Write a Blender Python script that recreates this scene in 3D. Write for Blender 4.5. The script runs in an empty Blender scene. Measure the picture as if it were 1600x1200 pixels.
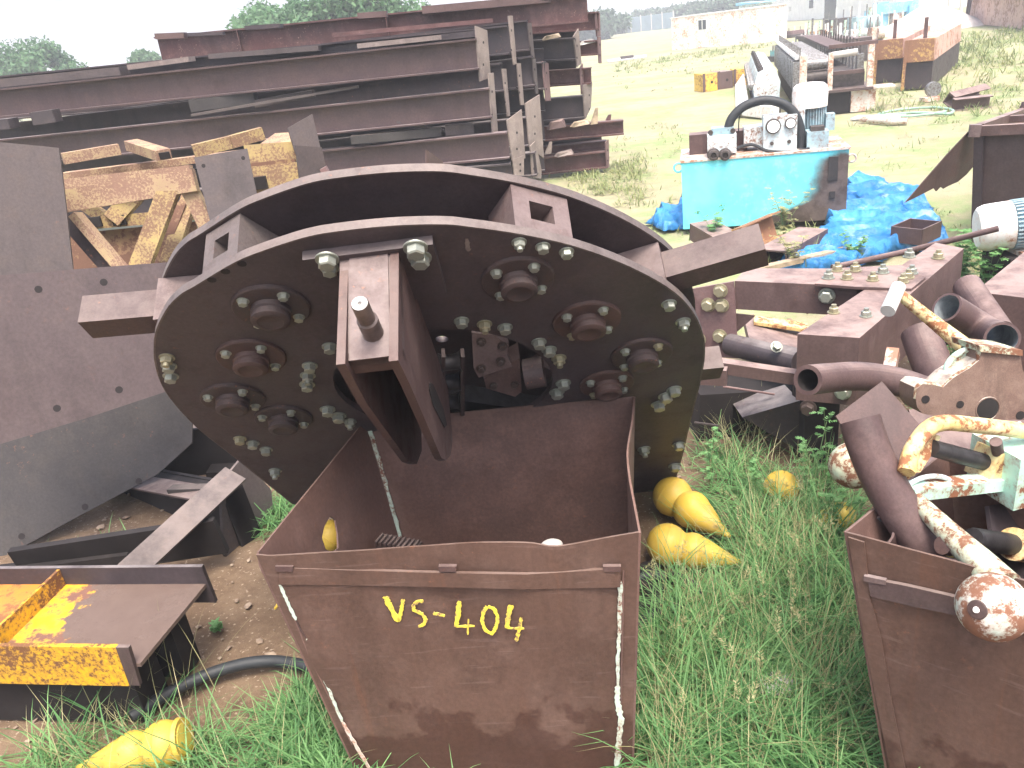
import bpy, bmesh, math, random
import numpy as np
from mathutils import Vector as V, Matrix, noise
random.seed(7); rng = np.random.default_rng(7)
scene = bpy.context.scene
COL = scene.collection
R = math.radians
# ------------------------------------------------------------------ camera
FPX = 1250.0; CH = 2.0
ROLL = R(7.3); PITCH = math.atan(541/FPX)
F0 = V((0, math.cos(PITCH), -math.sin(PITCH))); r0 = V((1,0,0)); u0 = V((0, math.sin(PITCH), math.cos(PITCH)))
CU = math.cos(ROLL)*u0 + math.sin(ROLL)*r0; CR = math.cos(ROLL)*r0 - math.sin(ROLL)*u0
CAM = V((0,0,CH))
def ray(x, y): return F0*FPX + (x-800)*CR + (600-y)*CU
def Z(x, y, z=0.0):
    d = ray(x,y); return CAM + d*((z-CH)/d.z)
def P(x, y, Y):
    d = ray(x,y); return CAM + d*(Y/d.y)
def depth(p): return (p-CAM).dot(F0)
def px(n, p): return n*depth(p)/FPX          # n photo pixels at point p, in metres
class Plane:
    def __init__(s, o, n): s.o = o; s.n = n.normalized()
    def at(s, x, y, off=0.0):
        d = ray(x,y); return CAM + d*((s.o + s.n*off - CAM).dot(s.n)/d.dot(s.n))
def plane3(a, b, c):
    n = (b-a).cross(c-a).normalized()
    if n.dot(CAM-a) < 0: n = -n
    return Plane(a, n)
cd = bpy.data.cameras.new('camera'); co = bpy.data.objects.new('camera', cd); COL.objects.link(co)
cd.sensor_width = 36; cd.lens = 36*FPX/1600; cd.clip_start = .05; cd.clip_end = 3000
co.matrix_world = Matrix((( CR.x, CU.x, -F0.x, CAM.x),(CR.y, CU.y, -F0.y, CAM.y),(CR.z, CU.z, -F0.z, CAM.z),(0,0,0,1)))
scene.camera = co
# ------------------------------------------------------------------ materials
class NT:
    def __init__(s, name):
        s.m = bpy.data.materials.new(name); s.m.use_nodes = True
        s.t = s.m.node_tree; s.b = s.t.nodes['Principled BSDF']; s.tc = s.t.nodes.new('ShaderNodeTexCoord')
        s.b.inputs['Specular IOR Level'].default_value = .35
    def n(s, t): return s.t.nodes.new(t)
    def l(s, a, b): s.t.links.new(a, b)
    def noise(s, sc, det=4, rough=.6, off=0.0, coord='Object', stretch=None):
        n = s.n('ShaderNodeTexNoise'); n.inputs['Scale'].default_value = sc; n.inputs['Detail'].default_value = det; n.inputs['Roughness'].default_value = rough
        mp = s.n('ShaderNodeMapping'); mp.inputs['Location'].default_value = (off, off*1.7, off*.3)
        if stretch: mp.inputs['Scale'].default_value = stretch
        s.l(s.tc.outputs[coord], mp.inputs['Vector']); s.l(mp.outputs['Vector'], n.inputs['Vector']); return n.outputs['Fac']
    def ramp(s, fac, lo, hi):
        n = s.n('ShaderNodeMapRange'); n.inputs['From Min'].default_value = lo; n.inputs['From Max'].default_value = hi; n.interpolation_type = 'SMOOTHSTEP'
        s.l(fac, n.inputs['Value']); return n.outputs['Result']
    def mix(s, fac, a, b, mode='MIX'):
        n = s.n('ShaderNodeMix'); n.data_type = 'RGBA'; n.blend_type = mode
        for i, v in ((0, fac), (6, a), (7, b)):
            if isinstance(v, (tuple, list)): n.inputs[i].default_value = (*v[:3], 1)
            elif isinstance(v, (int, float)): n.inputs[i].default_value = v
            else: s.l(v, n.inputs[i])
        return n.outputs[2]
    def math(s, op, a, b):
        n = s.n('ShaderNodeMath'); n.operation = op; n.use_clamp = True
        for i, v in ((0,a),(1,b)):
            if isinstance(v,(int,float)): n.inputs[i].default_value = v
            else: s.l(v, n.inputs[i])
        return n.outputs[0]
    def bump(s, fac, strength=.3, dist=.01):
        n = s.n('ShaderNodeBump'); n.inputs['Strength'].default_value = strength; n.inputs['Distance'].default_value = dist
        s.l(fac, n.inputs['Height']); s.l(n.outputs['Normal'], s.b.inputs['Normal'])
    def up(s, lo=.55, hi=.95):
        g = s.n('ShaderNodeNewGeometry'); sp = s.n('ShaderNodeSeparateXYZ'); s.l(g.outputs['True Normal'], sp.inputs[0]); return s.ramp(sp.outputs['Z'], lo, hi)
    def sep(s, coord='Object'):
        sp = s.n('ShaderNodeSeparateXYZ'); s.l(s.tc.outputs[coord], sp.inputs[0]); return sp.outputs
    def col(s, c, rough=.7, metal=0.0):
        if isinstance(c, (tuple,list)): s.b.inputs['Base Color'].default_value = (*c,1)
        else: s.l(c, s.b.inputs['Base Color'])
        if isinstance(rough,(int,float)): s.b.inputs['Roughness'].default_value = rough
        else: s.l(rough, s.b.inputs['Roughness'])
        s.b.inputs['Metallic'].default_value = metal
        return s.m
def rust(name, a, b, c, sc=1.0, dust=(.30,.24,.21), dusta=.45, rough=.62, spot=(.30,.12,.06), spota=.35, stain=None):
    """painted/oxidised steel: base a, patches b, fine mottling c, orange spots, settled dust"""
    t = NT(name)
    big = t.ramp(t.noise(1.6*sc, 5, .6, 3), .38, .62)
    k = t.mix(big, a, b)
    mid = t.ramp(t.noise(9*sc, 6, .7, 11), .45, .68)
    k = t.mix(t.math('MULTIPLY', mid, .8), k, c)
    drk = t.ramp(t.noise(3.1*sc, 6, .7, 29), .54, .72); k = t.mix(t.math('MULTIPLY', drk, .55), k, tuple(x*.5 for x in a))
    sp = t.ramp(t.noise(38*sc, 5, .75, 5), .60, .70)
    sp2 = t.ramp(t.noise(2.3*sc, 3, .5, 17), .45, .65)
    k = t.mix(t.math('MULTIPLY', t.math('MULTIPLY', sp, sp2), spota*2), k, spot)
    run = t.ramp(t.noise(7*sc, 5, .65, 23, stretch=(1,1,.10)), .50, .70)
    k = t.mix(t.math('MULTIPLY', run, .45), k, tuple(x*.55 for x in a))
    if stain: k = stain(t, k)
    fine = t.noise(90*sc, 4, .7, 2)
    k = t.mix(.4, k, t.mix(t.ramp(fine,.25,.75), (.32,.32,.32), (.68,.68,.68)), 'OVERLAY')
    if dusta: k = t.mix(t.math('MULTIPLY', t.math('MULTIPLY', t.up(), t.ramp(t.noise(6*sc,5,.7,8), .25,.65)), dusta), k, dust)
    t.bump(t.noise(55*sc, 6, .75, 4), .25, .004)
    return t.col(k, t.math('ADD', t.math('MULTIPLY', mid, .2), rough-.08))
def chipped(name, paint, paint2, rustc=(.13,.06,.035), cover=.5, sc=1.0, rough=.5, fade=None, fine=14):
    """old paint flaking off to rust; cover = share of rust"""
    t = NT(name)
    p = t.mix(t.ramp(t.noise(3*sc, 4, .6, 1), .35, .65), paint, paint2)
    r = t.mix(t.noise(20*sc, 5, .7, 4), rustc, tuple(x*1.55 for x in rustc))
    n1 = t.noise(fine*sc, 8, .72, 9); n2 = t.noise(2.2*sc, 3, .5, 31)
    mixn = t.math('ADD', t.math('MULTIPLY', n1, .65), t.math('MULTIPLY', n2, .35))
    lo = .5 - (cover-.5)*.34
    chip = t.ramp(mixn, lo-.01, lo+.05)
    k = t.mix(chip, t.mix(t.math('MULTIPLY', t.ramp(mixn, lo-.10, lo+.02), .45), p, tuple(x*1.9 for x in rustc)), r)
    k = t.mix(.22, k, t.mix(t.noise(80*sc,4,.7,2), (.35,.35,.35), (.68,.68,.68)), 'OVERLAY')
    if fade: k = fade(t, k)
    t.bump(t.math('ADD', t.math('MULTIPLY', t.noise(60*sc,5,.7,3), .4), t.math('SUBTRACT', 1.0, chip)), .3, .003)
    return t.col(k, t.math('ADD', t.math('MULTIPLY', chip, .35), rough))
def plain(name, c, rough=.6, metal=0.0, var=.35, sc=12, c2=None, bump=.15):
    t = NT(name); c2 = c2 or tuple(x*(1-var) for x in c)
    k = t.mix(t.ramp(t.noise(sc, 5, .65, 6), .3, .7), c, c2)
    if bump: t.bump(t.noise(sc*5, 5, .7, 3), bump, .003)
    return t.col(k, rough, metal)
M = {}
def wetstain(t, k):
    sc_ = t.ramp(t.noise(5, 3, .5, 61, stretch=(1,1,14)), .64, .68); k = t.mix(t.math('MULTIPLY', sc_, .18), k, (.20,.14,.12))
    rn = t.ramp(t.noise(10, 5, .65, 71, stretch=(1,1,.06)), .58, .70); k = t.mix(t.math('MULTIPLY', rn, .35), k, (.15,.062,.032))
    s = t.sep()
    wav = t.noise(5, 4, .55, 40); 
    lvl = t.math('ADD', t.math('MULTIPLY', wav, .55), -.06)
    n = t.n('ShaderNodeMath'); n.operation = 'SUBTRACT'; t.l(lvl, n.inputs[0]); t.l(s[2], n.inputs[1])
    st = t.ramp(n.outputs[0], -.01, .03)
    return t.mix(t.math('MULTIPLY', st, .72), k, (.046,.020,.014))
M['hopper'] = rust('hopper_rust', (0.1, 0.058, 0.043), (0.086, 0.05, 0.038), (0.116, 0.07, 0.053), .8, dusta=.3, spota=.15, stain=wetstain)
M['hopper_in'] = rust('hopper_inner_rust', (0.15, 0.085, 0.068), (0.118, 0.072, 0.062), (0.175, 0.102, 0.084), .9, dusta=.2, spota=.2)
M['wheel'] = rust('wheel_dark_steel', (0.058, 0.044, 0.048), (0.066, 0.05, 0.052), (0.077, 0.057, 0.057), 1.0, dust=(.17,.145,.138), dusta=.5, spota=.15, rough=.6)
M['rim'] = rust('wheel_rim_steel', (0.1, 0.082, 0.078), (0.13, 0.106, 0.098), (0.078, 0.06, 0.057), 1.5, dusta=.5, spota=.3)
M['hub'] = rust('hub_rust', (0.058, 0.041, 0.039), (0.048, 0.036, 0.036), (0.072, 0.047, 0.042), 2, spota=.4, dusta=.2)
M['hub_red'] = rust('hub_red_rust', (0.080, 0.046, 0.040), (0.062, 0.039, 0.036), (0.102, 0.059, 0.048), 2, spota=.5, dusta=.2)
M['arm'] = rust('arm_steel', (0.104, 0.072, 0.068), (0.138, 0.101, 0.096), (0.081, 0.053, 0.050), 1.4, dust=(.30,.25,.235), dusta=.6, spota=.4)
M['arm_side'] = rust('arm_side_rust', (0.092, 0.055, 0.049), (0.076, 0.046, 0.043), (0.111, 0.071, 0.063), 1.4, dusta=.3)
M['bar'] = rust('bar_rust', (0.083, 0.058, 0.055), (0.067, 0.045, 0.045), (0.107, 0.077, 0.073), 1.5, dusta=.5)
M['beam'] = rust('beam_purple_primer', (0.078, 0.05, 0.051), (0.063, 0.042, 0.044), (0.098, 0.064, 0.061), .5, dust=(.34,.29,.29), dusta=.6, spota=.12)
M['beam_red'] = rust('beam_red_primer', (0.100, 0.046, 0.044), (0.075, 0.043, 0.042), (0.147, 0.083, 0.077), .8, dusta=.4, spot=(.42,.26,.21), spota=.7)
M['beam_dark'] = rust('beam_dark_steel', (0.053, 0.041, 0.044), (0.041, 0.033, 0.038), (0.066, 0.050, 0.052), .6, dust=(.32,.29,.28), dusta=.6)
M['plate_light'] = rust('end_plate_steel', (0.23, 0.185, 0.165), (0.17, 0.135, 0.12), (0.28, 0.23, 0.205), 1, dusta=.2, spota=.15)
M['plate_grey'] = rust('grey_brown_plate', (0.082, 0.066, 0.064), (0.07, 0.057, 0.057), (0.096, 0.076, 0.07), .8, dusta=.4, spota=.1)
M['plate_purple'] = rust('purple_plate', (0.076, 0.056, 0.056), (0.064, 0.044, 0.043), (0.09, 0.068, 0.066), .8, dusta=.4, spota=.12)
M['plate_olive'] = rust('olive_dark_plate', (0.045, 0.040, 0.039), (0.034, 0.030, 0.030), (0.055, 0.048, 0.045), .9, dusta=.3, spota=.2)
M['frame'] = rust('frame_red_brown', (0.107, 0.068, 0.063), (0.089, 0.057, 0.053), (0.126, 0.082, 0.076), .9, dust=(.44,.33,.29), dusta=.55, spota=.25)
M['frame_red'] = rust('frame_plate_orange', (0.187, 0.116, 0.111), (0.150, 0.091, 0.090), (0.220, 0.146, 0.138), 1.2, dusta=.3, spota=.3)
M['pipe'] = rust('pipe_rust', (0.099, 0.061, 0.058), (0.078, 0.048, 0.046), (0.117, 0.075, 0.069), 1.3, dust=(.36,.27,.24), dusta=.45, spota=.35)
M['pipe_in'] = plain('pipe_inside_bare', (.36,.40,.42), .5, .3, .5, 18)
M['flap'] = rust('flap_rust', (0.076, 0.049, 0.046), (0.061, 0.039, 0.039), (0.098, 0.059, 0.052), 1, dusta=.2, spota=.4)
M['void'] = plain('shade_and_grime', (.022,.018,.018), .8, 0, .4, 8)  # near-black for grimy steel; also painted shade in holes and hollows
M['galv'] = plain('zinc_bolt', (.40,.45,.40), .40, .6, .35, 30, (.27,.26,.21))
M['galv_yellow'] = plain('yellow_zinc_bolt', (.40,.37,.25), .45, .5, .35, 30)
M['dark_bolt'] = plain('dark_bolt', (.085,.062,.055), .55, .3, .4, 30)
M['shaft'] = plain('bare_shaft', (.17,.13,.115), .42, .5, .45, 25)
M['shaft_end'] = plain('machined_steel', (.33,.33,.33), .35, .6, .3, 40)
M['chain'] = plain('oily_chain', (.055,.052,.055), .4, .4, .4, 25)
M['yellow_truss'] = chipped('yellow_truss_paint', (.36,.275,.105), (.29,.225,.095), (.14,.085,.055), .50, 2.6, .65, fine=26)
M['tan_truss'] = chipped('tan_truss_paint', (.37,.285,.15), (.31,.23,.13), (.18,.11,.08), .56, 2.8, .7, fine=26)
M['truss_back'] = chipped('brown_truss_plate', (.22,.15,.06), (.19,.11,.06), (.10,.055,.038), .62, 1.0, .65, fine=22)
M['yellow_flange'] = chipped('bright_yellow_flange', (.60,.33,.012), (.66,.38,.02), (.12,.055,.025), .47, 1.8, .45, fine=34)
def chan_patch(t, k):
    s = t.sep()
    w = t.noise(9, 5, .7, 51)
    n = t.n('ShaderNodeMath'); n.operation = 'MULTIPLY_ADD'; t.l(w, n.inputs[0]); n.inputs[1].default_value = .36; t.l(s[0], n.inputs[2])
    m = t.ramp(n.outputs[0], .31, .33)        # paint survives on the left, bare brown on the right
    br = t.mix(t.noise(14,5,.7,3), (.095,.065,.053), (.155,.112,.094))
    return t.mix(m, k, br)
M['yellow_web'] = chipped('yellow_web_paint', (.66,.40,.015), (.62,.33,.02), (.12,.06,.045), .50, 1.6, .45, fine=9, fade=chan_patch)
M['orange_web'] = chipped('orange_web_paint', (.50,.22,.025), (.40,.16,.03), (.16,.07,.03), .40, 1.0, .5, fine=9)
def tank_fade(t, k):
    # burnt to bare brown: along the right-hand end with a slanting soft border, and low along the middle
    a_, b_ = Z(1068,366), Z(1321,350); ax_ = (b_-a_); W_ = ax_.length; ax_.normalize()
    d = t.n('ShaderNodeVectorMath'); d.operation = 'DOT_PRODUCT'; t.l(t.tc.outputs['Object'], d.inputs[0]); d.inputs[1].default_value = ax_/W_
    z = t.sep('Object')[2]; w = t.noise(3.2, 5, .6, 12)
    def ma(x, m, c):
        n = t.n('ShaderNodeMath'); n.operation = 'MULTIPLY_ADD'; t.l(x, n.inputs[0]); n.inputs[1].default_value = m
        if isinstance(c, float): n.inputs[2].default_value = c
        else: t.l(c, n.inputs[2])
        return n.outputs[0]
    u = ma(d.outputs['Value'], 1.0, .5)
    m1 = t.ramp(ma(w, .16, ma(z, -.26, u)), .69, .83)
    m1 = t.math('MULTIPLY', m1, t.ramp(ma(w, .2, z), .80, .72))
    m2 = t.math('MULTIPLY', t.ramp(ma(w, .14, ma(z, -1.0, ma(u, .62, -.235))), .03, .085), t.ramp(u, .42, .52))
    br = t.mix(t.ramp(t.noise(5,5,.7,2),.35,.65), (.055,.040,.034), (.125,.095,.085))
    return t.mix(t.math('MAXIMUM', m1, m2), k, br)
M['tank'] = chipped('cyan_tank_paint', (.14,.70,.80), (.20,.74,.82), (.2,.13,.1), .12, 1.0, .45, fade=tank_fade)
M['pale_blue'] = chipped('pale_blue_paint', (.52,.64,.66), (.60,.70,.72), (.18,.11,.08), .36, 2.0, .5)
M['motor_blue'] = chipped('motor_blue_paint', (.25,.37,.42), (.33,.46,.50), (.13,.10,.09), .24, 2.0, .5)
M['white_paint'] = chipped('white_paint', (.78,.78,.75), (.72,.71,.67), (.30,.16,.09), .28, 1.4, .5)
M['white_rust'] = chipped('white_rusty_paint', (.62,.60,.56), (.55,.50,.45), (.28,.15,.10), .46, 1.6, .55)
M['cream'] = chipped('cream_mint_paint', (.54,.56,.40), (.42,.58,.44), (.14,.065,.038), .52, 4.0, .5, fine=9)
M['mint'] = chipped('mint_paint', (.42,.70,.56), (.52,.74,.62), (.17,.07,.035), .42, 4.0, .5, fine=9)
M['mintline'] = chipped('mint_weld_paint', (.50,.60,.50), (.44,.56,.47), (.14,.06,.04), .42, 3.0, .6, fine=16)
M['yelrust'] = chipped('yellow_rusty_rod', (.64,.50,.18), (.66,.60,.34), (.20,.085,.04), .50, 4.0, .55, fine=9)
M['casting'] = rust('casting_rust', (0.165, 0.108, 0.085), (0.13, 0.08, 0.064), (0.21, 0.145, 0.115), 3, dust=(.78,.74,.64), dusta=.9, spota=.5)
M['ball'] = chipped('ball_paint', (.48,.62,.53), (.62,.64,.58), (.15,.07,.042), .52, 4.5, .45, fine=6)
M['lettering'] = chipped('hand_painted_yellow', (.74,.60,.045), (.66,.54,.06), (.16,.10,.06), .34, 3.0, .6, fine=16)
M['rubber'] = plain('black_rubber_hose', (.030,.034,.038), .55, 0, .3, 20)
M['hose_green'] = plain('pale_green_hose', (.30,.46,.36), .5, 0, .3, 10)
M['float'] = chipped('yellow_plastic', (.58,.40,.055), (.50,.34,.06), (.26,.20,.09), .22, 2.5, .5, fine=9)
M['float_pale'] = plain('pale_yellow_plastic', (.72,.54,.10), .42, 0, .22, 14, None, .1)
M['spool'] = plain('dark_machine', (.10,.085,.08), .6, .2, .5, 14)
M['roller'] = plain('roller_steel', (.30,.31,.31), .45, .4, .6, 30, (.12,.10,.09))
M['teal'] = chipped('teal_machine_paint', (.12,.40,.42), (.20,.46,.48), (.2,.12,.08), .4, 1.5, .5)
M['sky_blue'] = chipped('sky_blue_paint', (.16,.46,.62), (.22,.52,.66), (.3,.2,.14), .3, 1.2, .5)
M['ochre'] = chipped('ochre_box_paint', (.52,.35,.08), (.46,.30,.10), (.19,.10,.06), .66, 1.5, .55, fine=9)
M['ochre_clean'] = chipped('ochre_clean_paint', (.76,.50,.06), (.70,.45,.08), (.20,.10,.05), .35, 1.0, .55)
M['wood'] = plain('weathered_timber', (.42,.33,.23), .8, 0, .5, 9)
M['peach'] = chipped('faded_peach_sheet', (.56,.36,.28), (.50,.34,.30), (.25,.14,.1), .45, .5, .6)
M['container'] = chipped('white_container_paint', (.80,.80,.76), (.74,.72,.68), (.42,.22,.13), .36, .8, .5)
M['wall_white'] = plain('whitewashed_wall', (.78,.77,.74), .8, 0, .12, 2)
M['glass_dark'] = plain('dark_window', (.05,.06,.07), .2, 0, .2, 3)
M['fence_blue'] = plain('blue_grey_sheet_fence', (.36,.47,.52), .6, 0, .15, 1)
M['concrete'] = plain('pale_concrete', (.58,.56,.53), .85, 0, .2, 6)
M['bark'] = plain('bark', (.12,.09,.07), .9, 0, .4, 6)
def leafmat(name, a, b, sc):
    t = NT(name); at = t.n('ShaderNodeAttribute'); at.attribute_name = 'tint'
    k = t.mix(at.outputs['Fac'], a, b)
    t.col(k, .55); t.b.inputs['Specular IOR Level'].default_value = .25
    tr = t.n('ShaderNodeBsdfTranslucent'); t.l(k, tr.inputs['Color'])
    mx = t.n('ShaderNodeMixShader'); mx.inputs[0].default_value = sc
    t.l(t.b.outputs[0], mx.inputs[1]); t.l(tr.outputs[0], mx.inputs[2])
    t.l(mx.outputs[0], t.t.nodes['Material Output'].inputs['Surface'])
    return t.m
M['grass'] = leafmat('grass_blades', (.045,.155,.050), (.25,.45,.175), .42)
M['dry_grass'] = leafmat('dry_grass', (.24,.26,.11), (.46,.42,.24), .3)
M['yard_grass'] = leafmat('yard_grass_blades', (.13,.20,.075), (.34,.34,.16), .3)
M['leaf'] = leafmat('weed_leaf', (.10,.26,.08), (.26,.46,.20), .35)
M['tree_leaf'] = leafmat('tree_leaf', (.055,.13,.06), (.13,.25,.11), .35)
M['bush_leaf'] = leafmat('far_bush_leaf', (.05,.10,.055), (.10,.16,.09), .25)
def tarpmat():
    t = NT('blue_tarp'); k = t.mix(t.ramp(t.noise(2.5,5,.65,2),.35,.7), (.018,.14,.37), (.06,.27,.56))
    k = t.mix(t.math('MULTIPLY', t.ramp(t.noise(5,6,.7,6),.52,.70), .75), k, (.30,.44,.56))
    k = t.mix(t.math('MULTIPLY', t.ramp(t.noise(9,6,.75,16),.60,.72), .8), k, (.30,.27,.21))
    w = t.n('ShaderNodeTexWave'); w.inputs['Scale'].default_value = 1.4; w.inputs['Distortion'].default_value = 14; w.inputs['Detail'].default_value = 4; t.l(t.tc.outputs['Object'], w.inputs['Vector'])
    t.bump(t.math('ADD', t.math('MULTIPLY', w.outputs['Fac'], .7), t.math('MULTIPLY', t.noise(11,5,.7,3), .6)), .9, .035); return t.col(k, .45)
M['tarp'] = tarpmat()
def groundmat():
    t = NT('sandy_ground')
    co = 'Object'
    k = t.mix(t.ramp(t.noise(.35,5,.6,2,co),.35,.65), (.265,.245,.150), (.33,.305,.195))
    k = t.mix(t.math('MULTIPLY', t.ramp(t.noise(2.2,6,.7,7,co),.48,.66), .55), k, (.20,.185,.105))
    # thin green cover in patches, thicker far away and by the machines
    g = t.math('MULTIPLY', t.ramp(t.noise(.55,6,.72,19,co),.44,.60), t.ramp(t.noise(3.5,5,.7,23,co),.34,.56))
    k = t.mix(t.math('MULTIPLY', g, .85), k, (.19,.26,.10))
    # damp brown earth around the scrap heap where the vehicles and rust have stained it
    s = t.sep(co)
    w = t.noise(1.3,4,.6,33,co)
    d = t.n('ShaderNodeMath'); d.operation='MULTIPLY_ADD'; t.l(w, d.inputs[0]); d.inputs[1].default_value = 3.0; t.l(s[1], d.inputs[2])
    dm = t.ramp(d.outputs[0], 7.2, 5.2)
    br = t.mix(t.ramp(t.noise(6,6,.75,3,co),.35,.65), (.120,.078,.048), (.175,.122,.078))
    br = t.mix(t.ramp(t.noise(60,3,.6,5,co),.60,.70), br, (.33,.26,.19))
    k = t.mix(dm, k, br)
    k = t.mix(.3, k, t.mix(t.noise(45,5,.75,2,co), (.3,.3,.3), (.72,.72,.72)), 'OVERLAY')
    t.bump(t.noise(30,6,.75,4,co), .6, .02)
    return t.col(k, .92)
M['ground'] = groundmat()
M['hill'] = plain('far_scrub_hill', (.16,.21,.15), .9, 0, .3, .05)
# ------------------------------------------------------------------ object helpers
ROOT = {}
def tag(o, label=None, cat=None, group=None, kind=None):
    if label: o['label'] = label
    if cat: o['category'] = cat
    if group: o['group'] = group
    if kind: o['kind'] = kind
    return o
def thing(name, label, cat, loc, group=None):
    o = bpy.data.objects.new(name, None); o.empty_display_size = .1; COL.objects.link(o)
    o.location = loc; ROOT[o] = V(loc); return tag(o, label, cat, group)
def finish(me, angle=32):
    me.update()
    for p in me.polygons: p.use_smooth = True
    me.set_sharp_from_angle(angle=R(angle))
def obj(name, bm, mat, parent=None, label=None, angle=32, loc=None):
    me = bpy.data.meshes.new(name)
    o = bpy.data.objects.new(name, me); COL.objects.link(o)
    if parent: L = ROOT[parent]
    else:
        L = V(loc) if loc is not None else base_of(bm)
    bmesh.ops.translate(bm, verts=bm.verts, vec=-L)
    bmesh.ops.recalc_face_normals(bm, faces=bm.faces)
    bm.to_mesh(me); bm.free()
    me.materials.append(M[mat] if isinstance(mat, str) else mat); finish(me, angle)
    ROOT[o] = L
    if parent: o.parent = parent
    else: o.location = L
    if label: o['label'] = label
    return o
def base_of(bm):
    c = V((0,0,0)); zm = 1e9
    for v in bm.verts: c += v.co; zm = min(zm, v.co.z)
    c /= len(bm.verts); return V((c.x, c.y, zm))
def solo(name, bm, mat, label, cat, group=None, kind=None, angle=32):
    return tag(obj(name, bm, mat, None, None, angle), label, cat, group, kind)
def NB(): return bmesh.new()
def bev(bm, faces_verts, w, seg=1):
    es = list({e for v in faces_verts for e in v.link_edges if len(e.link_faces) == 2 and e.calc_face_angle(0) > R(25)})
    if w > 0 and es: bmesh.ops.bevel(bm, geom=es, offset=w, segments=seg, affect='EDGES', profile=.5, clamp_overlap=True)
def hexa(bm, b, t, bevw=.003):
    """box from four bottom and four top corners"""
    vs = [bm.verts.new(p) for p in list(b)+list(t)]
    for f in ((3,2,1,0),(4,5,6,7),(0,1,5,4),(1,2,6,5),(2,3,7,6),(3,0,4,7)): bm.faces.new([vs[i] for i in f])
    bev(bm, vs, bevw); return bm
def prism(bm, pts, vec, bevw=.002):
    """flat outline pts pushed along vec"""
    a = [bm.verts.new(p) for p in pts]; b = [bm.verts.new(p+vec) for p in pts]; n = len(pts)
    bm.faces.new(a); bm.faces.new(b[::-1])
    for i in range(n): bm.faces.new((a[i], b[i], b[(i+1)%n], a[(i+1)%n]))
    bev(bm, a+b, bevw); return bm
def frame_of(d, up=V((0,0,1))):
    d = d.normalized(); s = d.cross(up)
    if s.length < 1e-4: s = d.cross(V((0,1,0)))
    s.normalize(); return d, s, s.cross(d).normalized()
def bar(bm, A, B, w, h, up=V((0,0,1)), bevw=.003):
    """box section from A to B; w sideways, h along up; A, B on its axis"""
    d, s, u = frame_of(B-A, up)
    q = [s*(-w/2)+u*(-h/2), s*(w/2)+u*(-h/2), s*(w/2)+u*(h/2), s*(-w/2)+u*(h/2)]
    return hexa(bm, [A+c for c in q], [B+c for c in q], bevw)
def box(bm, c, sx, sy, sz, rz=0, bevw=.004):
    """upright box, c = centre of its base"""
    x = V((math.cos(rz), math.sin(rz), 0)); y = V((-math.sin(rz), math.cos(rz), 0)); z = V((0,0,1))
    q = [c+x*(i*sx/2)+y*(j*sy/2) for i,j in ((-1,-1),(1,-1),(1,1),(-1,1))]
    return hexa(bm, q, [p+z*sz for p in q], bevw)
def extrude(bm, prof, A, B, up=V((0,0,1)), bevw=0.0):
    d, s, u = frame_of(B-A, up); n = len(prof)
    a = [bm.verts.new(A+s*x+u*y) for x,y in prof]; b = [bm.verts.new(B+s*x+u*y) for x,y in prof]
    bm.faces.new(a); bm.faces.new(b[::-1])
    for i in range(n): bm.faces.new((a[i], b[i], b[(i+1)%n], a[(i+1)%n]))
    bev(bm, a+b, bevw); return bm
def I_prof(H, W, tw, tf):
    h, w, t = H/2, W/2, tw/2
    return [(-w,-h),(w,-h),(w,-h+tf),(t,-h+tf),(t,h-tf),(w,h-tf),(w,h),(-w,h),(-w,h-tf),(-t,h-tf),(-t,-h+tf),(-w,-h+tf)]
def C_prof(H, W, t):
    h = H/2; return [(0,-h),(W,-h),(W,-h+t),(t,-h+t),(t,h-t),(W,h-t),(W,h),(0,h)]
def L_prof(H, W, t): return [(0,0),(W,0),(W,t),(t,t),(t,H),(0,H)]
def ring(c, s, u, r, n=16, ph=0): return [c+s*(r*math.cos(2*math.pi*i/n+ph))+u*(r*math.sin(2*math.pi*i/n+ph)) for i in range(n)]
def tube(bm, pts, rad, n=14, inner=0.0, caps=True):
    """round bar or (inner>0) open pipe along pts; rad a number or list"""
    N = len(pts); rad = rad if isinstance(rad, (list,tuple)) else [rad]*N
    def loops(k):
        out = []; s = None
        for i in range(N):
            d = (pts[min(i+1,N-1)]-pts[max(i-1,0)]).normalized()
            if s is None: _, s, u = frame_of(d)
            else:
                s = (s - d*s.dot(d)).normalized(); u = s.cross(d).normalized()
            out.append([bm.verts.new(p) for p in ring(pts[i], s, u, rad[i]*k, n)])
        for i in range(N-1):
            for j in range(n): bm.faces.new((out[i][j], out[i][(j+1)%n], out[i+1][(j+1)%n], out[i+1][j]))
        return out
    o = loops(1.0)
    if inner > 0:
        q = loops(inner)
        for e in (0, N-1):
            for j in range(n): bm.faces.new((o[e][j], o[e][(j+1)%n], q[e][(j+1)%n], q[e][j]))
    elif caps:
        bm.faces.new(o[0]); bm.faces.new(o[-1])
    return bm
def smoothpath(pts, k=6):
    out = []; n = len(pts)
    for i in range(n-1):
        a, b, c, d = pts[max(i-1,0)], pts[i], pts[i+1], pts[min(i+2,n-1)]
        for j in range(k):
            t = j/k
            out.append(.5*((2*b)+(c-a)*t+(2*a-5*b+4*c-d)*t*t+(3*b-a-3*c+d)*t**3))
    out.append(pts[-1]); return out
def lathe(bm, c, axis, prof, n=20):
    """prof = [(distance along axis, radius)]"""
    d, s, u = frame_of(axis); L = []
    for z, r in prof: L.append([bm.verts.new(p) for p in ring(c+d*z, s, u, max(r,1e-4), n)])
    for i in range(len(L)-1):
        for j in range(n): bm.faces.new((L[i][j], L[i][(j+1)%n], L[i+1][(j+1)%n], L[i+1][j]))
    bm.faces.new(L[0]); bm.faces.new(L[-1]); return bm
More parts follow.
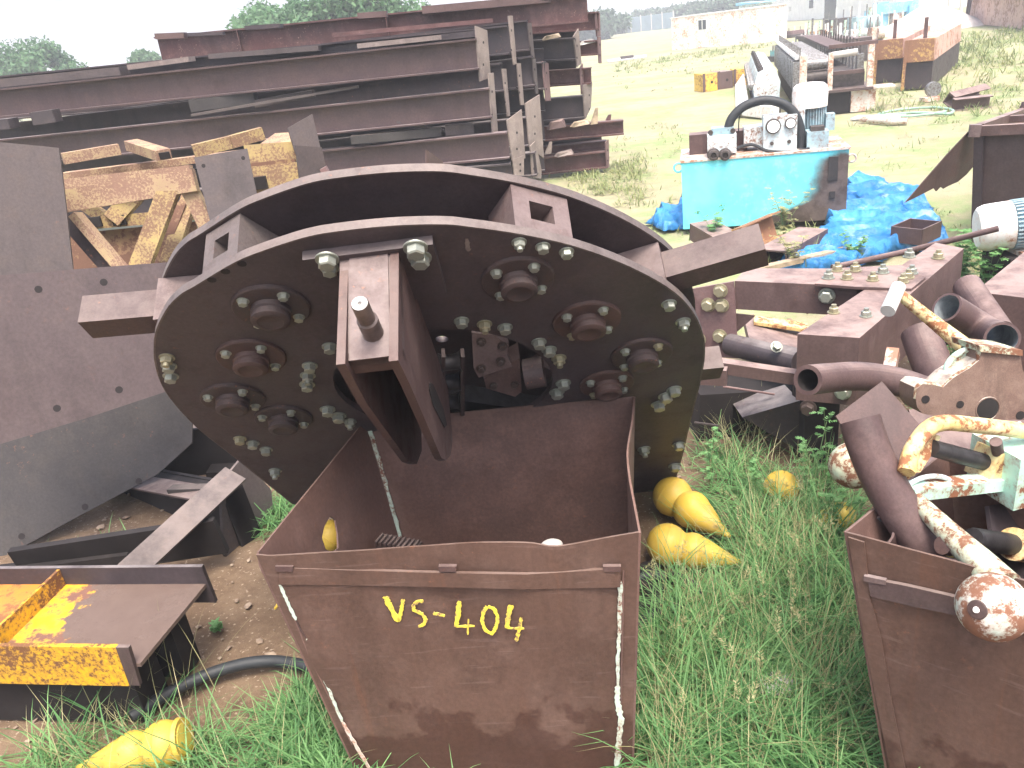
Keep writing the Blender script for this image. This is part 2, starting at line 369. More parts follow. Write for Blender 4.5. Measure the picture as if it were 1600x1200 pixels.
def ball(bm, c, r, sq=(1,1,1), seg=20):
    m = Matrix.Translation(c) @ Matrix.Diagonal((*sq,1))
    bmesh.ops.create_uvsphere(bm, u_segments=seg, v_segments=seg*2//3, radius=r, matrix=m); return bm
def ribbon(bm, pts, w, n, jit=0.0, t=.0015, sub=8):
    """brushed or welded stripe: thin raised strip along pts on a surface with normal n"""
    pp = []
    for i in range(len(pts)-1):
        for j in range(sub): pp.append(pts[i].lerp(pts[i+1], j/sub))
    pp.append(pts[-1]); L = []; N = len(pp)
    for i, p in enumerate(pp):
        d = (pp[min(i+1,N-1)]-pp[max(i-1,0)]).normalized(); s = d.cross(n).normalized()
        wl = w/2*(1+jit*random.uniform(-1,1)); wr = w/2*(1+jit*random.uniform(-1,1))
        if i in (0,N-1): wl *= .6; wr *= .6
        q = n*t
        L.append([bm.verts.new(p-s*wl), bm.verts.new(p-s*wl*.85+q), bm.verts.new(p+s*wr*.85+q), bm.verts.new(p+s*wr)])
    for i in range(N-1):
        for j in range(3): bm.faces.new((L[i][j], L[i][j+1], L[i+1][j+1], L[i+1][j]))
    return bm
def hexbolt(bm, r=.5, head=.55, washer=True, nut=False):
    """bolt head along +Z, unit size (across corners = 2r)"""
    z0 = 0.0; Zv = V((0,0,1))
    if washer: lathe(bm, V((0,0,0)), Zv, [(0,r*1.28),(.10*r*2,r*1.28)], 20); z0 = .2*r
    for (zz, hh, rr) in ([(z0, head, r)] + ([(z0+head, .3, r*.52)] if nut else [])):
        if rr == r:
            a = [bm.verts.new(p) for p in ring(V((0,0,zz)), V((1,0,0)), V((0,1,0)), rr, 6)]
            b = [bm.verts.new(p) for p in ring(V((0,0,zz+hh*.86)), V((1,0,0)), V((0,1,0)), rr, 6)]
            c = [bm.verts.new(p) for p in ring(V((0,0,zz+hh)), V((1,0,0)), V((0,1,0)), rr*.82, 6)]
            for L1, L2 in ((a,b),(b,c)):
                for j in range(6): bm.faces.new((L1[j], L1[(j+1)%6], L2[(j+1)%6], L2[j]))
            bm.faces.new(c); bm.faces.new(a)
        else: lathe(bm, V((0,0,zz)), Zv, [(0,rr),(hh,rr)], 12)
    return bm
def bolt_mesh(mat, nut=False):
    bm = hexbolt(NB(), .5, .50, True, nut); me = bpy.data.meshes.new('bolt')
    bmesh.ops.recalc_face_normals(bm, faces=bm.faces); bm.to_mesh(me); bm.free(); me.materials.append(M[mat]); finish(me); return me
BOLT = {k: bolt_mesh(k) for k in ('galv','galv_yellow','dark_bolt')}
BOLTN = {k: bolt_mesh(k, True) for k in ('galv','galv_yellow')}
def put_bolt(parent, p, n, size, mat='galv', nut=False, name='bolt', spin=None):
    """size = across corners, metres"""
    o = bpy.data.objects.new(name, (BOLTN if nut and mat in BOLTN else BOLT)[mat]); COL.objects.link(o)
    q = V((0,0,1)).rotation_difference(n).to_matrix().to_4x4()
    m = Matrix.Translation(p - ROOT[parent]) @ q @ Matrix.Rotation(random.uniform(0,1) if spin is None else spin,4,'Z') @ Matrix.Scale(size,4)
    o.parent = parent; o.matrix_local = m; return o
def poly(pl, pts, off=0.0): return [pl.at(x,y,off) for x,y in pts]
def gone(*a): pass
# ================================================================== FOREGROUND
def plate_hole(bm, pl, outer, hole, vec, n=72, bevw=.002):
    """flat plate with one opening: outer and hole are point loops on plane pl (star-shaped round the hole's centre)"""
    c = sum(hole, V((0,0,0)))/len(hole)
    _, s, u = frame_of(pl.n)
    def radial(loop):
        q = [((p-c).dot(s), (p-c).dot(u)) for p in loop]; out = []
        angs = [2*math.pi*i/n for i in range(n)]
        for a in angs:
            dx, dy = math.cos(a), math.sin(a); best = 0
            for i in range(len(q)):
                x1,y1 = q[i]; x2,y2 = q[(i+1)%len(q)]
                ex,ey = x2-x1, y2-y1; den = dx*ey-dy*ex
                if abs(den) < 1e-9: continue
                t = (x1*ey-y1*ex)/den; k = (x1*dy-y1*dx)/den
                if -1e-6 <= k <= 1+1e-6 and t > best: best = t
            out.append(c+s*(dx*best)+u*(dy*best))
        return out
    A = radial(outer); B = radial(hole)
    a0 = [bm.verts.new(p) for p in A]; b0 = [bm.verts.new(p) for p in B]
    a1 = [bm.verts.new(p+vec) for p in A]; b1 = [bm.verts.new(p+vec) for p in B]
    for i in range(n):
        j = (i+1)%n
        bm.faces.new((a0[i],a0[j],b0[j],b0[i])); bm.faces.new((a1[i],b1[i],b1[j],a1[j]))
        bm.faces.new((a0[i],a1[i],a1[j],a0[j])); bm.faces.new((b0[i],b0[j],b1[j],b1[i]))
    return bm
def oval(cx, cy, rx, ry, n=28): return [(cx+rx*math.cos(2*math.pi*i/n), cy+ry*math.sin(2*math.pi*i/n)) for i in range(n)]

# ---- big round machine: two dished discs with hubs, spacers and a cantilever arm
WO = Z(1000, 768)
el, az = R(-40), R(-1.7)
WN = V((math.sin(az)*math.cos(el), -math.cos(az)*math.cos(el), math.sin(el)))
E1 = V((0,0,1)).cross(WN).normalized(); E2 = WN.cross(E1)
WP = Plane(WO, WN)
wheel = thing('winding_wheel', 'big dark steel wheel of two round discs with bolted hubs, behind the hopper painted VS-404', 'machine wheel', (WO.x-.6, WO.y+.1, 0))
outl = [(243,558),(245,522),(262,485),(283,462),(308,447),(365,413),(407,395),(478,372),(535,362),(615,354),(690,352),(735,356),(817,368),(900,387),(983,418),(1046,453),(1079,486),(1096,522),(1099,556),(1092,598),(1083,634),(1074,672),(1064,715),(1048,768),(960,785),(800,800),(600,805),(458,787),(410,748),(360,708),(310,668),(268,622),(250,588)]
front = smoothpath([WP.at(*p) for p in outl[:24]], 6) + [WP.at(*p) for p in outl[24:27]] + smoothpath([WP.at(*p) for p in outl[27:]+outl[:1]], 4)[:-1]
hole = [WP.at(x,y) for x,y in oval(692, 592, 172, 78, 40)]
TH = .028; GAP = .158
o = obj('front_disc', plate_hole(NB(), WP, front, hole, -WN*.022, 180), 'wheel', wheel)
# lighter rim edge, as a thin strip part round the disc edge
def rim(pts, name, off):
    bm = NB(); N = len(pts); c = sum(pts, V((0,0,0)))/N
    L = []
    for i in range(N):
        p = pts[i]; t = (pts[(i+1)%N]-pts[i-1]).normalized(); out = t.cross(WN).normalized()
        if out.dot(p-c) < 0: out = -out
        q = p - WN*off
        L.append([bm.verts.new(q+out*.0), bm.verts.new(q+out*.005), bm.verts.new(q+out*.005-WN*.024), bm.verts.new(q-WN*.024)])
    for i in range(N):
        for j in range(4): bm.faces.new((L[i][j], L[i][(j+1)%4], L[(i+1)%N][(j+1)%4], L[(i+1)%N][j]))
    return obj(name, bm, 'rim', wheel)
rim(front, 'disc_rim', -.001)
backpts = [p - WN*GAP for p in front]
hole2 = [p - WN*GAP for p in hole]
obj('rear_disc', plate_hole(NB(), Plane(WO-WN*GAP, WN), backpts, [sum(hole2,V((0,0,0)))/len(hole2)+(p-sum(hole2,V((0,0,0)))/len(hole2))*.06 for p in hole2], -WN*.022, 180), 'wheel', wheel)
rim(backpts, 'disc_rim', -.001)
# hubs
hubs = [(424,478,120,'hub'),(393,556,106,'hub_red'),(364,621,98,'hub'),(443,652,88,'hub'),(809,434,116,'hub'),(917,499,108,'hub_red'),(1002,552,97,'hub'),(948,598,86,'hub_red')]
for hx,hy,w,mt in hubs:
    c = WP.at(hx,hy); r = px(w,c)/2
    fl = obj('hub', lathe(NB(), c, WN, [(0,r),(.008,r),(.011,r*.96),(.012,r*.6)], 32), mt, wheel)
    obj('hub_boss', lathe(NB(), c, WN, [(.010,r*.52),(.024,r*.52),(.028,r*.47),(.034,r*.47),(.036,r*.50),(.046,r*.50),(.050,r*.44),(.051,r*.34),(.049,r*.30)], 28), mt, fl)
    for k in range(4):
        a = R(50+90*k)+random.uniform(-.1,.1)
        b = put_bolt(fl, c+E1*(r*.76*math.cos(a))+E2*(r*.76*math.sin(a))+WN*.010, WN, .025, 'galv' if random.random()<.88 else 'galv_yellow', name='hub_bolt')
# disc bolts, seen as zinc heads in rows of three
bl = [(261,561),(264,574),(267,590),(484,574),(481,589),(480,603),(512,642),(529,652),(547,661),(375,688),(395,695),(416,705),(811,381),(848,388),(885,396),(721,504),(757,509),(789,514),(842,537),(858,549),(873,562),(880,601),(870,615),(1045,477),(1067,505),(1053,611),(1040,621),(1029,634),(1006,704),(1060,697),(1054,730),(515,544),(430,738)]
for i,(x,y) in enumerate(bl):
    p = WP.at(x, y-3, .001); put_bolt(wheel, p, WN, px(19 if y < 660 else 16, p), 'galv_yellow' if i in (16,9,0,20) else 'galv', nut=i%4==0)
for x,y in ((331,437),(352,424),(378,412)):   # empty bolt holes
    obj('bolt_hole', lathe(NB(), WP.at(x,y), WN, [(0,.011),(.0012,.011)], 14), 'void', wheel)
obj('chalk_mark', ribbon(NB(), [WP.at(729,372,.0005), WP.at(732,392,.0005)], .012, WN, .3), 'plate_light', wheel)
# spacers between the discs, each a block with a square socket facing outward
def rim_point(x, y): return WP.at(x,y)
WC = WP.at(692,560)
def spacer(x, y, wpx, hpx, stub=0.0, tw=0.0, inset=.0, rad=None, mat='arm'):
    p = WP.at(x,y); k_ = min(range(len(front)), key=lambda i: (front[i]-p).length)
    tg = (front[(k_+4)%len(front)]-front[k_-4]).normalized(); rd = tg.cross(WN).normalized()
    if rd.dot(p-WC) < 0: rd = -rd
    if rad: rd = rad.normalized()
    rd = (rd - WN*rd.dot(WN)).normalized()
    t = WN.cross(rd).normalized(); w = px(wpx,p); p = p - rd*inset
    g0, g1 = -WN*.024, -WN*(GAP-.002)
    bm = NB(); D = .13
    a = [p+g0-t*w/2, p+g0+t*w/2, p+g1+t*w/2, p+g1-t*w/2]
    m = sum(a, V((0,0,0)))/4
    # outward face with a square opening
    h = [m+(q-m)*.42 for q in a]
    av = [bm.verts.new(q) for q in a]; hv = [bm.verts.new(q) for q in h]
    hb = [bm.verts.new(q-rd*.09) for q in h]; ab = [bm.verts.new(q-rd*D) for q in a]
    for i in range(4):
        j = (i+1)%4
        bm.faces.new((av[i],av[j],hv[j],hv[i])); bm.faces.new((hv[i],hv[j],hb[j],hb[i])); bm.faces.new((av[i],ab[i],ab[j],av[j]))
    bm.faces.new(hb); bm.faces.new(ab)
    s = obj('spacer', bm, mat, wheel)
    if stub: bbm = bar(NB(), m-rd*.08, m+rd*stub, tw, tw, up=WN, bevw=.004); obj('stub_bar', bbm, 'bar', s)
    return s
spacer(855,376,104,80, inset=.006, mat='arm'); spacer(338,429,84,80, inset=.006, mat='rim')
s = spacer(1056,466,70,60, stub=.27, tw=.085, inset=.01, rad=(E1*.96+E2*.30))
s = spacer(246,530,70,60, stub=.21, tw=.085, inset=.01, rad=(E1*-1.0+E2*.06))
s = spacer(1092,606,70,60, stub=.10, tw=.085, inset=.01, rad=(E1*1.0+E2*-.02))
# cantilever arm
A0 = WP.at(577,388); wA = px(92, WP.at(577,400))
LA = .272
fl = NB(); prism(fl, [A0-E1*(wA*.56+.075)+E2*.020, A0+E1*(wA*.56+.075)+E2*.020, A0+E1*(wA*.56+.075)-E2*.20, A0-E1*(wA*.56+.075)-E2*.20], WN*.026, .003)
arm = obj('arm', fl, 'wheel', wheel)
for x,y,k in ((511,404,1.0),(515,418,.8),(649,386,1.05),(656,402,1.0)):
    p = WP.at(x,y,.027); put_bolt(arm, p, WN, px(29*k,p), 'galv', nut=False, name='arm_bolt')
A1 = A0 + WN*.026; hw = wA/2
tp = NB()
prism(tp, [A1-E1*hw, A1+E1*hw, A1+E1*hw+WN*LA, A1-E1*hw+WN*LA], -E2*.028, .003)
obj('arm_top_plate', tp, 'arm', arm)
st = NB(); prism(st, [A1-E1*(hw-.024)+E2*.0, A1+E1*(hw-.026), A1+E1*(hw-.026)+WN*(LA+.002), A1-E1*(hw-.024)+WN*(LA+.002)], E2*.005, .002)
obj('arm_pad', st, 'arm', arm)
def cheek(sgn, outline, thick):
    pl = Plane(A1+E1*(hw*sgn), E1)
    return prism(NB(), [pl.at(x,y) for x,y in outline], E1*(-sgn*thick), .003)
obj('arm_cheek', cheek(1, [(623,378),(622,563),(640,600),(690,716),(697,719),(704,712),(707,688),(700,605),(660,490),(640,412)], .020), 'arm_side', arm)
# slot in the outer cheek, cut as a dark recess plate
pl = Plane(A1+E1*(hw+.001), E1)
obj('slot', prism(NB(), [pl.at(x,y) for x,y in ((671,598),(676,600),(692,638),(698,664),(694,668),(676,632),(670,608))], E1*.0015, 0), 'void', arm)
obj('arm_cheek', cheek(-1, [(532,392),(525,570),(560,632),(628,722),(642,726),(650,705),(648,640),(610,540),(580,430)], .020), 'arm_side', arm)
e = NB(); prism(e, [A1-E1*hw+WN*LA, A1+E1*hw+WN*LA, A1+E1*hw+WN*LA-E2*.062, A1-E1*hw+WN*LA-E2*.062], -WN*.02, .003)
obj('arm_end_plate', e, 'arm_side', arm)
# shaft standing on the arm
sp = Plane(A1, E2).at(584,522); dr = E2
sh = obj('shaft', lathe(NB(), sp, dr, [(0,.0235),(.062,.0235),(.066,.019),(.125,.019),(.128,.0175)], 28), 'shaft', arm)
obj('shaft_end', lathe(NB(), sp+dr*.128, dr, [(0,.0175),(.0015,.0172),(.0016,.005),(-.008,.004)], 24), 'shaft_end', arm)
# drive parts seen through the opening
dk = obj('drive_block', bar(NB(), WP.at(832,580,-.06), WP.at(860,566,-.06), .07, .06, up=WN, bevw=.008), 'bar', wheel)
b1 = NB(); pl = Plane(WP.at(765,560)+WN*.012, (WN+E2*.45))
prism(b1, poly(pl, [(737,520),(771,523),(795,540),(792,556),(800,573),(770,582),(748,590),(740,575)]), -WN*.022, .003); br = obj('bracket', b1, 'arm', wheel)
for x,y in ((752,533),(785,540),(752,575),(782,564)): put_bolt(br, pl.at(x,y), pl.n, .024, 'dark_bolt', name='bracket_bolt')
b1 = NB(); pl2 = Plane(WP.at(785,600)-WN*.01, (WN+E2*.5)); prism(b1, poly(pl2, [(756,592),(812,560),(815,612),(805,620),(760,607)]), -WN*.06, .004); br = obj('bracket', b1, 'arm_side', wheel)
for x,y in ((771,602),(804,600)): put_bolt(br, pl2.at(x,y), pl2.n, .022, 'dark_bolt', name='bracket_bolt')
for k in range(3):
    c = WP.at(703, 566+k*31, -.03)
    ch = obj('chain_roller', tube(NB(), [c-E1*.035, c-E1*.02, c+E1*.02, c+E1*.035], [.034,.026,.026,.034], 18), 'chain', wheel)
for xx in (690, 720):
    obj('chain_plate', prism(NB(), [WP.at(xx,558,-.005), WP.at(xx+6,558,-.005), WP.at(xx+6,652,-.005), WP.at(xx,652,-.005)], -WN*.03, .002), 'bar', wheel)
obj('gearbox', bar(NB(), WP.at(560,600,-.13), WP.at(840,640,-.13), .12, .08, up=WN, bevw=.01), 'chain', wheel)
obj('roller', tube(NB(), [WP.at(820,585,-.02), WP.at(850,580,-.02)], px(26,WC), 20), 'bar', wheel)

# ---- hopper painted VS-404
HZ = .82
f1, f2, g1, g2 = Z(400,868,HZ), Z(998,833,HZ), Z(990,620,HZ), Z(570,658,HZ)
fn = (f2-f1).cross(V((0,0,1))).normalized(); fn = -fn if fn.y > 0 else fn
FPn = Plane(f1, fn); bn = (g1-g2).cross(V((0,0,1))).normalized(); bn = -bn if bn.y > 0 else bn
BPn = Plane(g2, bn)
hop = thing('hopper', 'open brown steel hopper with tapering sides and VS-404 hand painted in yellow on its front', 'hopper', ((f1.x+f2.x)/2, (f1.y+g1.y)/2, 0))
def sheet_grid(bm, P4, nu, nv, wob, thick, nrm):
    """slightly dented sheet between four corners a,b (top) d,c (bottom)"""
    a,b,c,d = P4; L = []
    for j in range(nv+1):
        row = []
        for i in range(nu+1):
            u, v = i/nu, j/nv; p = (a.lerp(b,u)).lerp(d.lerp(c,u), v)
            row.append(p + nrm*wob(u,v))
        L.append(row)
    A = [[bm.verts.new(p) for p in r] for r in L]; B = [[bm.verts.new(p-nrm*thick) for p in r] for r in L]
    for j in range(nv):
        for i in range(nu):
            bm.faces.new((A[j][i],A[j][i+1],A[j+1][i+1],A[j+1][i])); bm.faces.new((B[j][i],B[j+1][i],B[j+1][i+1],B[j][i+1]))
    for i in range(nu):
        bm.faces.new((A[0][i],B[0][i],B[0][i+1],A[0][i+1])); bm.faces.new((A[nv][i],A[nv][i+1],B[nv][i+1],B[nv][i]))
    for j in range(nv):
        bm.faces.new((A[j][0],A[j+1][0],B[j+1][0],B[j][0])); bm.faces.new((A[j][nu],B[j][nu],B[j+1][nu],A[j+1][nu]))
    return bm
def topwave(pxs):
    """rim heights: pixel polyline read as a dip of the sheet's top edge"""
    return pxs
fb1, fb2 = FPn.at(577,1245), FPn.at(986,1245)
rimpx = [(400,867),(520,859),(640,856),(740,853),(820,850),(870,851),(930,843),(998,832)]
bm = NB(); nu = 28; A = []; 
topl = smoothpath([FPn.at(*p) for p in rimpx], 4); n_ = len(topl)
for j in range(13):
    row = []
    for i in range(n_):
        u = i/(n_-1); q = fb1.lerp(fb2,u); p = topl[i].lerp(q, j/12)
        w = .007*math.sin(u*9+1)*(1-j/12)**2 + .012*noise.noise(V((u*3.2,j/3.5,0))) + .004*noise.noise(V((u*9,j/1.5,5)))
        if i in (0,n_-1): w = 0
        row.append(p+fn*w)
    A.append(row)
Av = [[bm.verts.new(p) for p in r] for r in A]; Bv = [[bm.verts.new(p-fn*.006) for p in r] for r in A]
for j in range(12):
    for i in range(n_-1):
        bm.faces.new((Av[j][i],Av[j][i+1],Av[j+1][i+1],Av[j+1][i])); bm.faces.new((Bv[j][i],Bv[j+1][i],Bv[j+1][i+1],Bv[j][i+1]))
for i in range(n_-1): bm.faces.new((Av[0][i],Bv[0][i],Bv[0][i+1],Av[0][i+1]))
for j in range(12):
    bm.faces.new((Av[j][0],Av[j+1][0],Bv[j+1][0],Bv[j][0])); bm.faces.new((Av[j][-1],Bv[j][-1],Bv[j+1][-1],Av[j+1][-1]))
fpan = obj('front_panel', bm, 'hopper', hop)
bb1, bb2 = BPn.at(645,915), BPn.at(985,905)
obj('back_panel', sheet_grid(NB(), (g2,g1,bb2,bb1), 14, 10, lambda u,v: .012*noise.noise(V((u*2.5,v*2,3)))*(1 if 0<u<1 else 0), .006, bn), 'hopper_in', hop)
LPl = plane3(f1, g2, fb1)
lp = [f1, g2, LPl.at(645,915), fb1]
hl = [LPl.at(x,y) for x,y in ((516,806),(524,812),(528,832),(529,856),(520,864),(509,858),(503,840),(507,822))]
ob = obj('left_panel', plate_hole(NB(), LPl, lp, hl, -LPl.n*.006, 64), 'hopper_in', hop); ob.name = 'side_panel'
# right side: thin sheet, buckled along its rim
bm = NB(); rt = smoothpath([Z(990,620,HZ), Z(986,660,HZ-.002), Z(979,705,HZ-.004), Z(982,745,HZ-.004), Z(990,790,HZ-.002), Z(998,833,HZ)], 5); m_ = len(rt); rows = []
for j in range(11):
    rows.append([p.lerp(bb2.lerp(fb2, i/(m_-1)), j/10) for i,p in enumerate(rt)])
xv = V((1,0,0)); Av = [[bm.verts.new(p) for p in r] for r in rows]; Bv = [[bm.verts.new(p+xv*.006) for p in r] for r in rows]
for j in range(10):
    for i in range(m_-1):
        bm.faces.new((Av[j][i],Av[j][i+1],Av[j+1][i+1],Av[j+1][i])); bm.faces.new((Bv[j][i],Bv[j+1][i],Bv[j+1][i+1],Bv[j][i+1]))
for i in range(m_-1): bm.faces.new((Av[0][i],Bv[0][i],Bv[0][i+1],Av[0][i+1]))
for j in range(10): bm.faces.new((Av[j][0],Av[j+1][0],Bv[j+1][0],Bv[j][0])); bm.faces.new((Av[j][-1],Bv[j][-1],Bv[j+1][-1],Av[j+1][-1]))
obj('side_panel', bm, 'hopper_in', hop)
# floor of the hopper
fc = [fb1, fb2, bb2, bb1]; zf = .16
def atz(a,b,z): return a.lerp(b, (a.z-z)/(a.z-b.z))
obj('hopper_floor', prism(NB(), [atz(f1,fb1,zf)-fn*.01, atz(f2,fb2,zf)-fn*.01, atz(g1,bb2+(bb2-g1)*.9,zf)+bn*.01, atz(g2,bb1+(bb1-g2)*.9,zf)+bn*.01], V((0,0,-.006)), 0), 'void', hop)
obj('stiffener_bar', prism(NB(), [FPn.at(x,y,.003) for x,y in ((450,884),(560,888),(700,892),(824,894),(969,885),(969,914),(824,917),(700,914),(560,911),(438,910),(438,886))], fn*.010, .003), 'hopper', fpan)
for x in (446,700,956): obj('weld_tab', prism(NB(), [FPn.at(x-14,881,.004), FPn.at(x+14,881,.004), FPn.at(x+13,889,.004), FPn.at(x-13,889,.004)], fn*.012, .004), 'arm_side', fpan)
def z2(x,y): return (x/1.9353+380, y/1.9353+580)
def fp(pts, off=.006): return [FPn.at(*z2(x,y), off) for x,y in pts]
wl = px(9, f2)
def stroke(pts, w, mat, parent, name, jit=.25, off=.0065): obj(name, ribbon(NB(), fp(pts,off), px(w,f2), fn, jit), mat, parent)
LT = NB()
for s_, w_ in (([(430,680),(440,705),(470,757)],14),([(470,757),(478,725),(484,688)],8),([(546,695),(528,695),(514,707),(516,722),(540,733),(552,750),(548,764),(530,772)],8),
               ([(574,732),(592,735),(610,739)],9),([(655,694),(650,730),(643,772)],12),([(643,772),(700,770)],6),([(681,748),(679,796)],3.5),
               ([(738,710),(726,728),(722,755),(732,783),(752,794),(766,772),(770,742),(758,718),(740,710)],8),([(810,706),(803,740),(797,776)],12),([(797,776),(850,778)],6),([(842,744),(835,780),(826,816)],8)):
    ribbon(LT, fp(s_, .0075), px(w_*.62+1.2,f2), fn, .30)
obj('painted_number', LT, 'lettering', fpan)
for s_, w_, m_ in (([(110,645),(135,700),(160,752)],6,'mintline'),([(160,752),(176,785),(192,808)],3,'hub_red'),([(192,808),(225,885),(262,970),(300,1060)],6,'mintline'),([(300,1060),(340,1130),(390,1215)],7,'white_rust'),
                   ([(1140,632),(1139,720),(1137,800)],7,'mintline'),([(1137,800),(1133,870),(1133,950)],6,'mintline'),([(1133,950),(1131,1000),(1142,1050),(1136,1110),(1131,1200)],10,'mintline')):
    stroke(s_, w_, m_, fpan, 'weld_seam', .35)
for s_ in ([(108,600),(112,640),(200,860),(330,1130)],[(1150,600),(1146,800),(1142,1000),(1140,1210)]):
    stroke(s_, 3, 'hopper_in', fpan, 'panel_seam', .2, .005)
obj('weld_seam', ribbon(NB(), [BPn.at(x,y,.004)+E1*.004 for x,y in ((574,664),(590,716),(606,775),(624,840))], .016, bn, .3, .004), 'mintline', hop)
# odds and ends inside it
bm = NB(); a, b = P(592,846,2.28), P(655,858,2.22); bar(bm, a, b, .05, .03)
for k in range(9): bar(bm, a.lerp(b,k/9+.03)+V((0,-.01,.018)), a.lerp(b,k/9+.07)+V((0,-.01,.018)), .05, .016, bevw=.001)
solo('toothed_rack', bm, 'bar', 'short dark toothed steel rack lying inside the hopper painted VS-404', 'machine part')
bm = NB(); bar(bm, P(690,862,2.35), P(740,866,2.3), .035, .03, bevw=.008); solo('steel_offcut', bm, 'mint', 'mint painted steel offcut just showing inside the hopper painted VS-404', 'steel offcut')
bm = NB(); ball(bm, P(862,852,2.2), .025, (1.5,1,.8)); solo('pebble', bm, 'concrete', 'pale pebble just showing inside the hopper painted VS-404', 'pebble')

# ---- second hopper, right edge of the yard
def Q(x,y,z=HZ): return Z(x,y,z)
h1, h2 = Q(1322,832), Q(1640,918); h3 = h1 + (Q(1380,785)-h1).normalized()*.52; h4 = Q(1700,842)
hn = (h2-h1).cross(V((0,0,1))).normalized(); hn = -hn if hn.dot(CAM-h1) < 0 else hn
HP = Plane(h1, hn)
hop2 = thing('hopper', 'brown steel hopper without writing, heaped with rusty pipes and cream coated castings', 'hopper', ((h1.x+h3.x)/2+.2, h1.y+.2, 0))
hb1 = HP.at(1394,1250); hb2 = HP.at(1640,1250)
obj('front_panel', sheet_grid(NB(), (h1,h2,hb2,hb1), 16, 12, lambda u,v: .004*noise.noise(V((u*3,v*3,8))), .006, hn), 'hopper', hop2)
f2p = hop2.children[0]
sd = (h3-h1).cross(V((0,0,1))).normalized(); 
obj('side_panel', sheet_grid(NB(), (h1,h3,h3.lerp(hb1,.9)+(h3-h1)*.8,hb1), 8, 8, lambda u,v: 0, .006, sd), 'hopper_in', hop2)
hy = h3 + (h2-h1)*1.0
obj('back_panel', sheet_grid(NB(), (h3,hy,hy+V((0,0,-.8)),h3+V((.1,0,-.8))), 6, 6, lambda u,v: 0, .006, -hn), 'hopper_in', hop2)
obj('side_panel', sheet_grid(NB(), (h2,hy,hy+V((-.05,0,-.8)),hb2), 6, 6, lambda u,v: 0, .006, -sd), 'hopper_in', hop2)
obj('stiffener_bar', prism(NB(), [HP.at(x,y,.002) for x,y in ((1358,900),(1420,912),(1520,935),(1640,962),(1640,992),(1520,962),(1430,944),(1362,928))], hn*.011, .003), 'bar', f2p)
obj('corner_strip', prism(NB(), [HP.at(x,y,.002) for x,y in ((1326,838),(1351,846),(1360,930),(1378,1000),(1392,1085),(1415,1200),(1421,1250),(1398,1250),(1390,1195),(1352,1000))], hn*.005, .002), 'hopper', f2p)
obj('weld_tab', prism(NB(), [HP.at(x,y,.004) for x,y in ((1352,896),(1386,903),(1386,910),(1352,904))], hn*.012, .004), 'arm', f2p)
# ================================================================== LEFT SIDE
def xs(v, n): return v
def ppoly(pl, pts): return [pl.at(x,y) for x,y in pts]
def bigplate(name, pts, abc, thick, mat, label, cat, holes=(), bevw=.003, edge=None):
    """flat steel plate; abc = three (x, y, Y) that fix its plane"""
    pl = plane3(*[P(*q) for q in abc]); o_ = ppoly(pl, pts)
    bm = prism(NB(), o_, -pl.n*thick, bevw); o = solo(name, bm, mat, label, cat)
    for x,y,r in holes:
        obj('bolt_hole', lathe(NB(), pl.at(x,y), pl.n, [(-.004,px(r,pl.at(x,y))),(.0012,px(r,pl.at(x,y)))], 18), 'void', o)
    return o, pl
plB, pB = bigplate('steel_plate', [(-140,447),(0,430),(140,419),(270,409),(272,500),(262,611),(130,655),(0,694),(-140,740)], ((0,430,3.2),(270,409,3.5),(0,694,2.95)), .016, 'plate_purple',
    'long purple brown plate with four bolt holes leaning left of the big wheel', 'steel plate', ((60,452,5.5),(162,441,5.5),(89,638,5.5),(186,609,5.5)))
# lower plate, in the shade of the one above
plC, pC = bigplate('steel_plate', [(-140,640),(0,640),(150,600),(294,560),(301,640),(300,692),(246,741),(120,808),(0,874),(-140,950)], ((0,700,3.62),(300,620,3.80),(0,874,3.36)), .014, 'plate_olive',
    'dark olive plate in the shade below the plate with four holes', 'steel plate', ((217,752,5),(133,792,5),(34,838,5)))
bigplate('steel_plate', [(-120,214),(0,222),(92,231),(104,330),(116,440),(60,470),(-120,480)], ((0,222,4.9),(92,231,4.95),(0,440,4.7)), .02, 'plate_grey',
    'plain grey brown upright plate at the left edge behind the plate with holes', 'steel plate')
# low rack of flats under the curved plate; its near-black panels are painted shade
rk = thing('scrap_rack', 'dark steel rack under the curved plate, with a sloping flat bar and holed end plate', 'steel rack', P(300,850,3.3)*1.0 - V((0,0,P(300,850,3.3).z)))
obj('flat_bar', bar(NB(), P(190,905,2.66), P(368,740,3.20), .115, .012, up=V((.25,-.5,1))), 'plate_grey', rk)
pl = plane3(P(345,757,3.2), P(380,718,3.35), P(375,880,3.15))
e_ = obj('end_plate', prism(NB(), ppoly(pl, [(344,757),(379,714),(424,766),(428,806),(392,864),(374,888),(350,866)]), -pl.n*.014, .003), 'plate_grey', rk)
obj('bolt_hole', lathe(NB(), pl.at(364,757), pl.n, [(0,.012),(.0012,.012)], 16), 'void', e_)
obj('rail', bar(NB(), P(268,768,3.4), P(350,766,3.3), .05, .05), 'plate_olive', rk)
A_, B_ = P(170,742,3.95), P(350,773,3.20)
obj('channel', extrude(NB(), [(x,y-.21) for x,y in C_prof(.42,-.10,.012)], A_, B_), 'void', rk)  # web near-black: shade below the flange put into its colour
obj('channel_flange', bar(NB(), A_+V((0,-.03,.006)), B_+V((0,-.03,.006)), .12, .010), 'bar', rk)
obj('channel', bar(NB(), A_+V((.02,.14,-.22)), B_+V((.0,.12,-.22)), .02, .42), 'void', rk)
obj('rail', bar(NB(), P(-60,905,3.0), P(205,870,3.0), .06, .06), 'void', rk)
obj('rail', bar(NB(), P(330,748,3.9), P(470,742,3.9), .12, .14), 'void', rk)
obj('rail', bar(NB(), P(295,665,4.1), P(350,700,4.0), .10, .05), 'plate_grey', rk)
